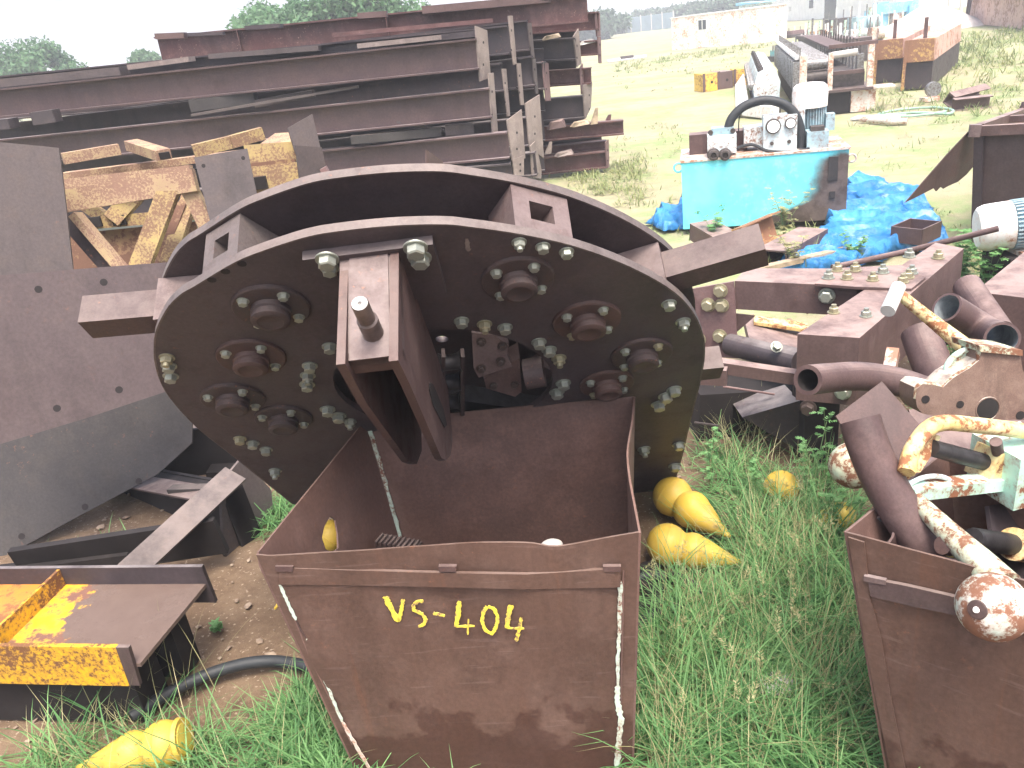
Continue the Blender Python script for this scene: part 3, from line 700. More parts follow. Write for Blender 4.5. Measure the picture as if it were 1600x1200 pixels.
obj('shade_sheet', bar(NB(), P(-60,800,3.95), P(470,735,3.95), .02, .66), 'void', rk)  # added dark sheet, hides bright ground where shade belongs
obj('rail', bar(NB(), P(30,884,3.02), P(346,836,3.0), .03, .19, up=V((0,-.15,1))), 'void', rk)  # added dark panel, painted shade of the gap under the plate
# yellow H-beam lying on its side
cf = thing('steel_girder', 'short wide beam lying on its side, yellow paint flaking off, at the lower left', 'steel beam', Z(100,1080))
ZT = .39
Fa, Fb = Z(-180,1008,ZT), Z(200,1012,ZT)
ax = (Fb-Fa).normalized(); ax.z = 0; ax.normalize(); sidev = V((-ax.y, ax.x, 0))
Rb = Z(317,878,ZT+.01)
wdt = (Rb-Fb).dot(sidev)
FH = .16
frb = Fb; endx = Fb.dot(ax)
def along(t, s, z): return V((0,0,z)) + ax*(endx+t) + sidev*(Fb.dot(sidev)+s)
dR = (Rb-Fb).dot(ax)
wb = NB(); zw = ZT-.075
prism(wb, [along(-1.3,.012,zw), along(.01,.012,zw), along(dR-.005,wdt-.012,zw), along(-1.3,wdt-.012,zw)], V((0,0,-.014)), .002)
wo = obj('web', wb, 'yellow_web', cf)
obj('flange', prism(NB(), [along(-1.3,0,ZT), along(-.045,0,ZT), along(-.05,0,ZT-FH), along(-1.3,0,ZT-FH)], sidev*.016, .004), 'yellow_flange', cf)
obj('flange_end', prism(NB(), [along(-.0445,.001,ZT-.001), along(0,.001,ZT-.001), along(-.012,.001,ZT-FH+.002), along(-.0495,.001,ZT-FH+.002)], sidev*.014, .002), 'bar', cf)
obj('flange', prism(NB(), [along(-1.3,wdt,ZT), along(dR,wdt,ZT), along(dR+.01,wdt,ZT-FH), along(-1.3,wdt,ZT-FH)], -sidev*.016, .004), 'beam_dark', cf)
t0 = (Z(135,885,zw)-Fb).dot(ax)
obj('stiffener', prism(NB(), [along(t0-.02,.017,zw), along(t0-.02,wdt-.017,zw), along(t0-.02,wdt-.017,zw+.07), along(t0-.02,.017,zw+.07)], ax*.012, .003), 'yellow_flange', cf)
obj('web_panel', prism(NB(), [along(-1.3,.018,zw+.004), along(t0-.021,.018,zw+.004), along(t0-.021,wdt-.018,zw+.004), along(-1.3,wdt-.018,zw+.004)], V((0,0,-.003)), 0), 'orange_web', cf)
# what it rests on, near-black in place of the shade below the beam
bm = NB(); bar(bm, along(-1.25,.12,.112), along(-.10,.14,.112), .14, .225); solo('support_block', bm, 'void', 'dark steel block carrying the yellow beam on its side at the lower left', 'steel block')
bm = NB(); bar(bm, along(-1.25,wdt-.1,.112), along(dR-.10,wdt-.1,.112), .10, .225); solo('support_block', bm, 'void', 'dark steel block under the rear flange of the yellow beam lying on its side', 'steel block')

# ---- yellow lattice frame with loose ends on top
TY = 5.5
tr = thing('lattice_frame', 'yellow lattice frame of rusty square tubes and angles with two grey end plates', 'steel frame', V((P(250,400,TY).x, TY, 0)))
def tbar(x0,y0,x1,y1,wpx,Y0=TY,Y1=None,d=.07,mat='yellow_truss',name='tube',up=None):
    a, b = P(x0,y0,Y0), P(x1,y1,Y1 or Y0); w_ = px(wpx,a)
    v = V((0,-1,.15)) if up is None else up
    return obj(name, bar(NB(), a, b, w_, d, up=v, bevw=.004), mat, tr)
tbar(98,315,306,281,34,5.2,5.25,mat='tan_truss',name='top_chord')
tbar(98,291,300,268,20,5.7,5.7,mat='tan_truss',name='top_chord')
tbar(270,283,218,420,30,5.25,5.1,mat='yellow_truss',name='diagonal')
tbar(290,283,348,400,24,5.28,5.2,mat='tan_truss',name='diagonal')
tbar(300,300,262,415,22,5.7,5.3,mat='yellow_truss',name='diagonal')
tbar(285,320,248,420,14,5.6,5.3,mat='truss_back',name='diagonal')
tbar(118,335,195,425,12,5.1,5.0,mat='tan_truss',name='diagonal',d=.10)
tbar(100,340,180,432,20,5.16,5.06,mat='beam_dark',name='diagonal',d=.04)
tbar(112,305,170,345,18,5.9,5.8,mat='yellow_truss',name='diagonal')
tbar(215,300,175,345,26,5.8,5.7,mat='yellow_truss',name='diagonal')
tbar(130,350,300,335,18,5.75,5.75,mat='yellow_truss',name='bottom_chord')
for x,y in ((148,347),(186,344)): 
    c = P(x,y,5.70); obj('socket', bar(NB(), c+V((-.045,0,0)), c+V((.045,0,0)), .02, .07), 'void', tr)
plk = plane3(P(110,365,5.8),P(300,350,5.8),P(130,430,5.7))
obj('web_plate', prism(NB(), ppoly(plk, [(105,366),(305,346),(330,440),(105,450)]), -plk.n*.012, .002), 'truss_back', tr)
plp = plane3(P(305,245,5.15),P(385,232,5.2),P(330,345,5.05))
ep = obj('end_plate', prism(NB(), ppoly(plp, [(303,246),(386,232),(404,315),(418,380),(345,400),(328,345)]), -plp.n*.014, .003), 'plate_grey', tr)
for x,y in ((318,259),(380,247)): obj('bolt_hole', lathe(NB(), plp.at(x,y), plp.n, [(0,.012),(.0012,.012)],14), 'void', ep)
tbar(385,242,465,236,28,5.7,5.75,mat='yellow_truss',name='top_chord',d=.14)
tbar(392,284,468,276,44,5.5,5.55,mat='yellow_truss',name='side_chord',d=.10)
c = P(405,286,5.44); obj('socket', bar(NB(), c+V((-.05,0,0)), c+V((.05,0,0)), .03, .08), 'void', tr)
tbar(392,262,462,254,12,5.56,5.6,mat='truss_back',name='side_chord',d=.10)
for k,(pts,Y) in enumerate(([(450,200),(488,178),(500,224),(500,238),(460,240)],5.5),([(462,227),(503,230),(512,262),(508,290),(470,296)],5.35)) if False else enumerate((([(450,200),(488,178),(502,236),(462,240)],5.6),([(462,227),(503,230),(514,285),(470,292)],5.4))):
    pq = plane3(P(*pts[0],Y), P(*pts[1],Y+.12), P(*pts[3],Y-.02))
    e_ = obj('end_plate', prism(NB(), ppoly(pq, pts), -pq.n*.014, .003), 'plate_light' if False else 'plate_grey', tr)
tbar(505,262,522,292,10,5.3,5.3,mat='frame_red',name='lug')
pq = plane3(P(540,270,5.9),P(680,262,5.9),P(545,300,5.2))
obj('cover_sheet', prism(NB(), ppoly(pq, [(515,268),(560,262),(670,264),(690,272),(690,300),(505,330)]), -pq.n*.01, .002), 'yellow_truss', tr)
# loose lengths lying on it
def loose(label, mat, *segs, name='steel_tube'):
    bm = NB()
    for (x0,y0,Y0,x1,y1,Y1,w_,h_) in segs: bar(bm, P(x0,y0,Y0), P(x1,y1,Y1), w_, h_, bevw=.004)
    return solo(name, bm, mat, label, 'steel tube', 'loose tubes lying on the yellow frame')
loose('tan tube on the yellow frame, leftmost of the three loose tubes', 'tan_truss', (98,248,6.0,186,233,6.2,.09,.075))
t2 = loose('short tube pointing at the camera with an open square end, middle of three loose tubes', 'tan_truss', (206,226,6.4,256,242,5.8,.10,.07))
c = P(257,243,5.78); obj('tube_mouth', bar(NB(), c+V((0,.01,0)), c+V((.003,-.006,-.002)), .07, .045, bevw=0), 'void', t2)
loose('long rusty yellow tube with kinked end, rightmost of the three loose tubes', 'yellow_truss', (302,236,6.0,360,222,6.1,.10,.085),(360,222,6.1,410,208,6.2,.10,.085))
loose('flat rust brown bar under the loose tubes at the back of the yellow frame', 'tan_truss', (100,275,6.3,440,232,6.4,.10,.05), name='flat_bar')
pq = plane3(P(400,232,6.2),P(452,222,6.2),P(412,214,6.5))
solo('gusset_plate', prism(NB(), ppoly(pq, [(395,233),(430,208),(452,207),(456,230)]), -pq.n*.012, .002), 'tan_truss', 'tan gusset plate beside the grey end plates of the yellow frame', 'steel plate')
pq = plane3(P(666,262,6.5),P(666,235,6.5),P(692,262,6.7))
solo('gusset_plate', prism(NB(), ppoly(pq, [(666,264),(666,234),(692,252),(693,264)]), -pq.n*.012, .002), 'frame', 'small upright brown gusset plate just behind the top of the big wheel', 'steel plate')

# ================================================================== BEAM PILE
GP = 'steel beams in the big pile'
def ibeam(label, x0,y0,x1,y1, Y1, hpx, mat='beam', dY=1.0, W=.19, endp=None, group=GP, tilt=None, stiff=(), epm='plate_light'):
    """beam through web centre line (x0,y0)-(x1,y1) in the photo; near (right) end at depth Y1"""
    a, b = P(x0,y0,Y1+dY), P(x1,y1,Y1); H = px(hpx,b)
    t = thing('steel_girder', label, 'steel beam', V(((a.x+b.x)/2, (a.y+b.y)/2, min(a.z,b.z)-H/2)), group)
    d = (b-a).normalized()
    obj('beam_section', extrude(NB(), I_prof(H, W, .012, .020), a, b), mat, t)
    for s in stiff:
        c = a.lerp(b, s); obj('stiffener', bar(NB(), c+V((0,-W/2,0)), c+V((0,-.008,0)), .012, H-.045), mat, t)
    if endp:
        pts, Yn, Yf = endp
        n = len(pts); xs_ = [p[0] for p in pts]; lo, hi = min(xs_), max(xs_)
        pl = plane3(P(*pts[0],Yn), P(pts[1][0],pts[1][1],Yf), P(pts[-1][0],pts[-1][1],Yn))
        e_ = obj('end_plate', prism(NB(), ppoly(pl, pts), -pl.n*.018, .002), epm, t)
        c = sum(ppoly(pl, pts), V((0,0,0)))/n
        for k in (.3,.7):
            q = pl.at((pts[0][0]*1.0+pts[1][0]*2)/3, pts[0][1]*(1-k)+pts[-1][1]*k)
            obj('bolt_hole', lathe(NB(), q, pl.n, [(0,.016),(.002,.016)], 10), 'void', e_)
    return t
def z4(*pts): return [(x/4.444+740, y/4.444+20) for x,y in pts]
ibeam('top beam of the pile, red primer flaking to pale patches', 250,78,918,12, 11.6, 40, 'beam_red', .9, stiff=(.2,.55))
ibeam('second long front beam of the pile from the top, ending in a pale square plate', -120,174,748,84, 10.4, 45, 'beam', 1.1, endp=(z4((14,90),(95,122),(120,448),(46,476)),10.38,10.6))
ibeam('third long front beam of the pile from the top, ending in an upright pale plate', -120,252,768,160, 10.4, 44, 'beam', 1.1, endp=(z4((105,425),(140,415),(170,825),(135,832)),10.38,10.5))
ibeam('fourth long front beam of the pile, half hidden by the yellow frame', 330,270,795,226, 10.3, 40, 'beam', .8, endp=(z4((232,748),(335,670),(360,1010),(272,1030)),10.28,10.5))
ibeam('lowest long beam at the front of the pile, in the shade behind the big wheel', 100,330,800,272, 10.3, 36, 'beam_dark', .8, endp=(z4((272,1020),(350,990),(350,1130),(285,1130)),10.28,10.4))
ibeam('dark beam behind the second one, its pale end plate standing highest on the pile', 0,140,795,62, 11.0, 42, 'beam_dark', 1.0, endp=(z4((244,20),(272,20),(300,355),(280,360)),10.98,11.1))
ibeam('dark beam behind the third one with a narrow pale end plate', 0,215,786,120, 11.0, 42, 'beam_dark', 1.0, endp=(z4((200,388),(228,388),(255,715),(238,720)),10.95,11.05))
ibeam('dark beam set one row back between two narrow end plates', 200,190,805,115, 11.3, 44, 'beam_dark', .8, endp=(z4((302,350),(328,350),(352,640),(330,640)),11.2,11.3))
ibeam('dark beam set back high up, with a narrow brown end plate', 250,120,826,55, 11.4, 44, 'beam_dark', .8, endp=(z4((375,70),(402,68),(425,315),(405,318)),11.35,11.45), epm='plate_grey')
ibeam('dark beam set back at mid height, with a narrow brown end plate below another', 300,180,836,110, 11.4, 44, 'beam_dark', .8, endp=(z4((410,320),(432,318),(450,560),(432,562)),11.35,11.45), epm='plate_grey')
ibeam('beam near the ground ending in the widest pale plate of the pile', 420,250,825,205, 10.9, 44, 'beam_dark', .7, endp=(z4((360,630),(458,568),(490,1010),(388,930)),10.85,11.1))
ibeam('lowest dark beam, with a tall slotted end plate by the wheel rim', 520,290,838,255, 10.7, 36, 'beam_dark', .6, endp=(z4((395,925),(430,890),(472,1090),(470,1150),(412,1150)),10.65,10.8))
ibeam('red brown beam of the rear rows, topmost of those that jut out to the right', 700,48,936,32, 12.3, 26, 'beam_red', .4, endp=(z4((845,0),(878,0),(882,160),(858,165)),12.25,12.4), epm='frame_red')
ibeam('rear row beam with a small pipe stub beyond its end plate, right of the pile', 780,84,934,74, 12.3, 22, 'beam_red', .3, endp=(z4((864,165),(884,165),(890,350),(874,350)),12.25,12.35), epm='frame_red')
ibeam('rear row beam with a pale end plate, upper middle of the right end', 760,84,900,76, 12.0, 32, 'beam_dark', .3, endp=(z4((694,165),(730,110),(750,350),(722,375)),11.95,12.15), epm='plate_light')
ibeam('rear row beam with a bright brown end plate inside the right end', 740,125,852,118, 11.7, 40, 'beam_dark', .3, endp=(z4((478,335),(520,350),(538,610),(505,612)),11.65,11.9), epm='frame_red')
ibeam('rear row beam ending in a short dark stub at middle height of the right end', 780,128,924,118, 12.2, 24, 'beam_red', .3, endp=(z4((742,380),(758,350),(770,560),(752,565)),12.1,12.2), epm='frame_red')
ibeam('dark rear row beam under the bright brown end plate, ending in a pale plate', 780,178,915,166, 12.1, 34, 'beam_dark', .3, endp=(z4((760,500),(825,485),(815,660),(775,740)),12.0,12.3), epm='plate_light')
ibeam('red brown beam jutting farthest to the right out of the pile', 800,213,974,198, 12.1, 22, 'beam_red', .2)
ibeam('lowest red brown beam at the right end, lying on the grass', 790,265,948,248, 12.1, 26, 'beam_red', .2, endp=(z4((918,900),(938,880),(944,1070),(928,1080)),12.0,12.1), epm='frame_red')
ibeam('thin red brown beam squeezed above the lowest one at the right end', 800,240,948,226, 12.3, 14, 'beam_red', .2)
for lab,y0,y1,x1,Y1,h_ in (('dark beam deep inside the pile at the height of the top front beam',122,46,800,11.9,46),('dark beam deep inside the pile, second layer down',172,100,850,11.9,46),('dark beam deep inside the pile, third layer down',225,150,850,11.9,46),
    ('dark beam deep inside the pile, fourth layer down',275,196,850,11.9,46),('dark beam deep inside the pile, lowest layer',318,245,850,11.9,42)):
    ibeam(lab, {225:60,122:280}.get(y0,-100), {122:98}.get(y0,y0), x1, y1, Y1, h_, 'beam_dark', .9)
for lab,x0,y0,x1,y1,Y1,h_ in (('short dark beam stub filling the right end behind the brown end plate',800,110,900,100,12.6,34),('short dark beam stub filling the right end above the jutting beam',800,190,912,178,12.6,30),('short dark beam stub low at the right end',800,228,940,214,12.6,20),('dark beam stub high at the right end',800,60,905,52,12.6,30)):
    ibeam(lab, x0,y0,x1,y1, Y1, h_, 'beam_dark', .2)
def lay(label, x0,y0,Y0,x1,y1,Y1,w_,h_,mat, name='flat_bar', cat='flat bar'):
    return solo(name, bar(NB(), P(x0,y0,Y0), P(x1,y1,Y1), w_, h_), mat, label, cat, 'offcuts lying between the beams')
lay('pale flat bar lying on the left part of the second beam', 0,130,11.5,195,110,11.4,.3,.10,'plate_grey')
lay('dusty flat bar lying on the second beam below the tree tops', 205,105,11.4,300,92,11.3,.2,.06,'plate_light')
lay('pale flat bar lying on the second beam right of the middle', 330,88,11.2,500,75,11.2,.25,.06,'plate_grey')
lay('long pale wedge shaped bar on the second beam near its end plate', 560,72,11.0,690,58,11.0,.25,.055,'plate_light')
lay('short dark block on the second beam beside the long pale wedge', 690,58,11.1,750,52,11.1,.3,.07,'beam_dark', 'steel_block','steel block')
lay('pale sheet offcut between second and third beam, left of the middle', 300,165,10.9,400,152,10.9,.2,.14,'plate_olive')
lay('grey sheet offcut between second and third beam, right of the middle', 400,162,10.9,490,146,10.9,.2,.09,'plate_grey')
lay('thin long bar sloping between second and third beam', 300,180,10.7,560,135,10.7,.08,.03,'plate_grey')
lay('small upright block between second and third beam at far left', 55,185,10.9,90,180,10.9,.2,.15,'beam_dark','steel_block','steel block')
lay('small dark channel piece at the far left between the beams', -10,195,10.9,22,192,10.9,.25,.12,'beam_dark','steel_block','steel block')
lay('thin long bar sloping between third and fourth beam', 620,190,10.6,735,212,10.6,.08,.03,'plate_grey')
lay('pale sheet offcut between third and fourth beam', 550,218,10.6,690,205,10.6,.2,.10,'plate_olive')
lay('grey sheet offcut between third and fourth beam near the end plates', 696,203,10.6,740,200,10.6,.2,.12,'plate_grey')
lay('short dark angle on the left end of the top beam', 245,57,11.6,290,55,11.6,.15,.07,'frame','steel_angle','steel angle')
lay('thin dark angle on the top beam left of the tree', 295,54,11.6,350,52,11.6,.12,.04,'beam_dark','steel_angle','steel angle')
lay('dark channel lying on the top beam in front of the big tree', 385,44,11.7,440,40,11.7,.2,.05,'beam_dark','steel_channel','steel channel')
lay('brown channel lying on the top beam right of the big tree', 560,25,11.7,605,22,11.7,.2,.07,'frame','steel_channel','steel channel')
lay('long brown channel lying on the top beam near its right end', 660,16,11.7,860,-2,11.7,.2,.09,'frame','steel_channel','steel channel')
lay('thin bar lying along the foot of the top beam', 520,55,11.2,770,32,11.2,.1,.05,'beam_red')
for i,(x,y,Y,w_,h_,mt,lb) in enumerate(((868,195,11.9,.10,.10,'frame','crumpled triangular brown offcut on the beams at the right end of the pile'),(905,193,11.9,.12,.06,'wood','splintered timber end on the beams at the right end of the pile'),
     (925,182,12.0,.05,.22,'wood','leaning timber batten at the right end of the pile'),(945,188,12.2,.10,.14,'beam_red','short red brown stub behind the leaning batten'),(880,240,11.9,.16,.05,'plate_light','bent pale sheet between the lowest beams at the right end'),
     (860,58,12.0,.14,.05,'wood','splintered board on the pale end plate beam'),(915,66,12.3,.12,.05,'concrete','white rag between the upper beams at the right end'),(853,232,11.9,.04,.16,'plate_light','torn pale strip hanging by the lowest beams'))):
    a = P(x-10,y+2,Y); b = P(x+14,y-3,Y)
    bm = NB(); c_ = (a+b)/2
    if h_ > w_: hexa(bm, [c_+V((-.05,-.03,-h_/2)),c_+V((.05,-.03,-h_/2)),c_+V((.05,.03,-h_/2)),c_+V((-.05,.03,-h_/2))],[c_+V((.04,-.02,h_/2)),c_+V((.08,-.02,h_/2)),c_+V((.08,.02,h_/2)),c_+V((.04,.02,h_/2))])
    else:
        hexa(bm, [a+V((0,-w_/2,-h_/2)),b+V((0,-w_/2,-h_/2)),b+V((.03,w_/2,-h_/2)),a+V((-.04,w_/2,-h_/2))],[a+V((.03,-w_/2,h_/2)),b+V((-.05,-w_/3,h_*.3)),b+V((0,w_/2,h_*.6)),a+V((.02,w_/2,h_/2))])
    solo('offcut', bm, mt, lb, 'offcut')
# ================================================================== GROUND
def ground():
    # one sheet, gently uneven, fine near the camera and coarse towards the horizon
    ys = list(np.concatenate([np.arange(-6,4,.5), np.arange(4,14,.4), np.arange(14,40,2), np.geomspace(42,900,24)]))
    xs_ = list(np.concatenate([-np.geomspace(8,900,22)[::-1], np.arange(-7.5,12,.5), np.geomspace(12.5,900,22)]))
    bm = NB(); g = []
    for y in ys:
        row = []
        for x in xs_:
            far = min(1, max(0,(math.hypot(x,y)-8)/30)); 
            z = .016*noise.noise(V((x*.9,y*.9,0))) + far*.05*noise.noise(V((x*.12,y*.12,4))) - .014
            row.append(bm.verts.new((x,y,z)))
        g.append(row)
    for j in range(len(ys)-1):
        for i in range(len(xs_)-1): bm.faces.new((g[j][i],g[j][i+1],g[j+1][i+1],g[j+1][i]))
    o = obj('ground', bm, 'ground', None, None, 60, loc=V((0,0,0))); tag(o, kind='structure')
ground()
# ================================================================== RIGHT SIDE
# ---- bolted box-section frame
BZ = .70
bf = thing('bolted_frame', 'heavy red brown box frame with zinc bolts on top, right of the big wheel', 'steel frame', V((Z(1300,520,BZ).x+.15, Z(1300,520,BZ).y+.3, 0)))
def slab(pxs, z, h, mat, name, parent=bf, bevw=.006):
    b = [Z(x,y,z) for x,y in pxs]; return obj(name, prism(NB(), b, V((0,0,-h)), bevw), mat, parent)
ca = slab([(1246,522),(1343,528),(1506,388),(1462,379)], BZ, .31, 'frame', 'cross_box')
slab([(1148,439),(1340,447),(1405,420),(1165,419)], BZ-.001, .155, 'frame', 'side_box')
spl = slab([(1273,443),(1336,448),(1424,451),(1446,433),(1408,414),(1300,419)], BZ+.014, .013, 'frame', 'splice_plate', bevw=.003)
def z5(x,y): return (x/5.333+1220, y/5.333+370)
for i,(x,y) in enumerate(((395,345),(550,350),(765,362),(850,300),(1015,378),(1060,340),(1090,305),(470,282),(620,282),(1070,168),(1310,178),(440,632),(710,662))):
    zz = BZ+.014 if i < 9 else BZ
    p = Z(*z5(x,y), zz+.001); put_bolt(bf, p, V((0,0,1)), px(15,p), 'galv_yellow' if i%3 else 'galv', nut=True)
for x,y,Y in ((1292,462,None),(1317,612,None),(1263,637,None)):
    if y > 500: pl = plane3(Z(1246,522,BZ), Z(1343,528,BZ), Z(1246,522,BZ)+V((0,0,-.3)))
    else: pl = plane3(Z(1148,439,BZ), Z(1340,447,BZ), Z(1148,439,BZ)+V((0,0,-.3)))
    p = pl.at(x,y,.001); put_bolt(bf, p, pl.n, px(20,p), 'galv' if y!=637 else 'dark_bolt')
pl = plane3(Z(1148,439,BZ)+V((0,-.02,0)), Z(1340,447,BZ)+V((0,-.02,0)), Z(1148,439,BZ)+V((0,-.02,-.3)))
rp = obj('joint_plate', prism(NB(), ppoly(pl, [(1078,452),(1146,440),(1153,560),(1085,556)]), -pl.n*.016, .004), 'frame_red', bf)
for x,y in ((1126,454),(1107,476),(1128,477),(1125,525),(1092,530)): put_bolt(rp, pl.at(x,y,.001), pl.n, px(18,pl.at(x,y)), 'galv_yellow')
obj('gusset', prism(NB(), ppoly(Plane(pl.o-pl.n*.03,pl.n), [(1146,490),(1180,494),(1150,520)]), -pl.n*.012, .002), 'frame', bf)
a, b = P(1140,538,3.95), P(1250,566,3.55); cyl = obj('cylinder', tube(NB(), [a, a.lerp(b,.72), a.lerp(b,.721), b], [px(17,a), px(17,a), px(19,a), px(19,a)], 22), 'beam_dark', bf)
put_bolt(cyl, P(1213,542,3.6), V((0,-.8,.6)), .045, 'galv')
obj('tie_bar', bar(NB(), P(1090,566,3.35), P(1262,592,3.22), .06, .055), 'frame', bf)
obj('clip', bar(NB(), P(1090,586,3.3), P(1136,588,3.25), .05, .075), 'frame', bf)
obj('thin_rod', tube(NB(), [P(1130,604,3.5), P(1210,616,3.45)], .006, 8), 'frame_red', bf)
obj('thin_rod', tube(NB(), [P(1085,660,3.4), P(1122,665,3.4)], .006, 8), 'plate_grey', bf)
obj('under_shade_box', bar(NB(), P(1080,640,3.75), P(1270,628,3.75), .30, .30), 'void', bf)  # added near-black block, painted shade of the hollow under the frame
obj('wedge_plate', prism(NB(), [P(1160,652,3.4), P(1250,626,3.3), P(1250,690,3.3), P(1240,700,3.35)], V((.02,.25,-.03)), .003), 'beam_dark', bf)
pl_ = Z(1262,660,0)
for (x,y) in ((1275,600),(1480,440)):
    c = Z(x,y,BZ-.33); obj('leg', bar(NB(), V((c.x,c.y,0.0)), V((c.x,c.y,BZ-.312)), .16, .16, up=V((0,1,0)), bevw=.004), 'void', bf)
pq = plane3(P(1175,520,5.0), P(1260,505,5.0), P(1175,560,4.8))
solo('sheet_offcut', bar(NB(), P(1165,515,4.5), P(1285,540,4.4), .5, .03), 'frame', 'brown sheet offcut lying on the ground inside the bolted box frame', 'steel sheet')
solo('sheet_offcut', bar(NB(), P(1178,500,4.6), P(1262,512,4.5), .12, .02), 'yelrust', 'bright strip painted as light on the sheet inside the bolted box frame', 'light strip')  # added strip, its bright colour stands in for light beyond the beam
# ---- loose pipes
def pipe(label, pts, rpx, inner=.86, sub=6, mat='pipe', n=28, inmat='pipe_in', k=None):
    w = [P(*p) for p in pts]; rr = px(rpx, w[0]); path = smoothpath(w, sub) if len(w) > 2 else w
    rad = rr if k is None else [rr*(1+(k-1)*i/(len(path)-1)) for i in range(len(path))]
    bm = tube(NB(), path, rad, n, inner)
    N = len(path); nf = (N-1)*n; bm.faces.ensure_lookup_table()
    for i, f in enumerate(bm.faces): f.material_index = 1 if nf <= i < 2*nf else 0
    o = solo('steel_pipe', bm, mat, label, 'pipe', angle=40); o.data.materials.append(M[inmat]); return o
pipe('long bent rusty pipe lying with its open mouth in front of the bolted box frame', [(1262,594,2.62),(1300,590,2.72),(1345,588,2.78),(1400,596,2.78),(1455,615,2.72),(1500,640,2.66)], 24, .72, inmat='void')
pipe('short thick rusty elbow pipe open at both ends, beyond the cream casting', [(1479,480,3.05),(1512,500,3.08),(1545,520,3.0),(1566,529,2.78)], 24, .84)
pipe('upright leaning rusty pipe behind the elbow pipe', [(1511,447,3.5),(1560,520,3.15)], 21, .88, inmat='hopper_in')
pipe('stubby rusty pipe standing open end up left of the cream casting', [(1437,519,2.95),(1452,560,2.85),(1474,612,2.75)], 28, .92, inmat='void')
pipe('rusty pipe bent forward over the rim of the right hopper, open end up', [(1343,655,1.76),(1358,700,1.72),(1380,750,1.68),(1412,805,1.635),(1472,890,1.56)], 31, .93, k=1.05)
pipe('rusty pipe lying inside the right hopper showing only its pale bore', [(1371,831,1.63),(1430,880,1.72)], 26, .86)
pq = plane3(P(1308,652,2.5), P(1378,597,2.55), P(1432,735,2.35))
solo('steel_plate', prism(NB(), ppoly(pq, [(1306,650),(1378,596),(1447,675),(1470,740),(1400,790),(1360,740)]), -pq.n*.012, .003), 'pipe', 'diamond shaped brown plate standing behind the pipe in the right hopper', 'steel plate')
pq = plane3(P(1440,760,2.2), P(1600,760,2.2), P(1440,890,1.95))
solo('steel_plate', prism(NB(), ppoly(pq, [(1430,770),(1560,765),(1600,820),(1660,870),(1640,930),(1450,880)]), -pq.n*.012, .003), 'beam_dark', 'dark plate lying under the lever inside the right hopper', 'steel plate')
pq = plane3(P(1440,690,2.35), P(1600,690,2.35), P(1440,760,2.2))
solo('steel_plate', prism(NB(), ppoly(pq, [(1430,690),(1480,672),(1640,680),(1640,780),(1450,770)]), -pq.n*.012, .003), 'pipe', 'brown plate lying under the bent cream bracket in the right hopper', 'steel plate')
pq = plane3(P(1540,800,1.75), P(1640,800,1.85), P(1540,900,1.62))
solo('steel_plate', prism(NB(), ppoly(pq, [(1545,790),(1660,770),(1660,920),(1560,905)]), -pq.n*.012, .003), 'beam_dark', 'dark plate wedged behind the threaded pin of the ball lever', 'steel plate')
pq = plane3(P(1480,690,2.5), P(1640,690,2.5), P(1480,640,2.6))
solo('steel_plate', prism(NB(), ppoly(pq, [(1420,640),(1640,600),(1640,720),(1440,720)]), -pq.n*.012, .003), 'pipe', 'brown plate standing behind the cream edged casting at the right', 'steel plate')
def PF(x, y, Y): return P(x, y, Y*.84)      # heaped forward, on top of the right hopper's load
# ---- cream castings
def casting():
    pts = [(1431,622),(1433,607),(1441,600),(1456,601),(1474,605),(1490,590),(1515,575),(1530,563),(1534,547),(1594,553),(1598,578),(1612,605),(1618,656),(1570,656),(1500,650),(1466,652),(1441,646),(1433,636)]
    pl = plane3(PF(1440,610,2.28), PF(1600,600,2.28), PF(1500,650,2.265))
    t = thing('casting', 'rusty iron casting with a round hole, cream along its edges, atop the right scrap heap', 'casting', pl.at(1520,655))
    bm = prism(NB(), [pl.at(x,y) for x,y in pts], -pl.n*.09, .016); obj('body', bm, 'casting', t)
    for x,y,rx in ((1543,639,17),(1500,632,6),(1446,624,6.5),(1594,649,7)):
        p = pl.at(x,y); obj('hole', lathe(NB(), p, pl.n, [(-.004,px(rx,p)),(.0015,px(rx,p))], 24), 'void', t)
        if rx > 10: obj('hole_boss', tube(NB(), [q for q in ring(p+pl.n*.0005, *frame_of(pl.n)[1:], px(rx*1.10,p), 24)]+[ring(p+pl.n*.0005, *frame_of(pl.n)[1:], px(rx*1.10,p), 24)[0]], px(1.2,p), 8, 0, False), 'casting', t)
    w = [(1482,590),(1480,572),(1492,556),(1512,546),(1532,545)]
    p2 = Plane(pl.o-pl.n*.06, pl.n)
    obj('ear', tube(NB(), smoothpath([p2.at(x,y) for x,y in w+[(1530,565),(1505,580),(1482,590)]],5), px(5,pl.o), 12), 'mint', t)
    obj('ear_web', prism(NB(), [p2.at(x,y) for x,y in w+[(1530,565),(1505,580)]], -pl.n*.015, .002), 'mint', t)
    obj('edge_rib', tube(NB(), smoothpath([pl.at(x,y,-.008) for x,y in pts[:10]],5), px(4.5,pl.o), 10), 'cream', t)
    obj('collar', prism(NB(), [pl.at(x,y,.01) for x,y in ((1530,540),(1598,547),(1598,556),(1532,550))], -pl.n*.13, .006), 'cream', t)
casting()
t = thing('handle_bar', 'thin flaking yellow bar with a short grey cross grip, leaning across the rusty pipes', 'bar', P(1509,543,2.62))
obj('bar', tube(NB(), [P(1401,456,2.75), P(1455,500,2.70), P(1512,545,2.6)], [px(8,P(1401,456,2.75)), px(10,P(1401,456,2.75)), px(13,P(1401,456,2.75))], 14), 'yelrust', t)
obj('grip', tube(NB(), [P(1404,448,2.76), P(1387,486,2.66)], px(11,P(1401,456,2.75)), 18), 'concrete', t)
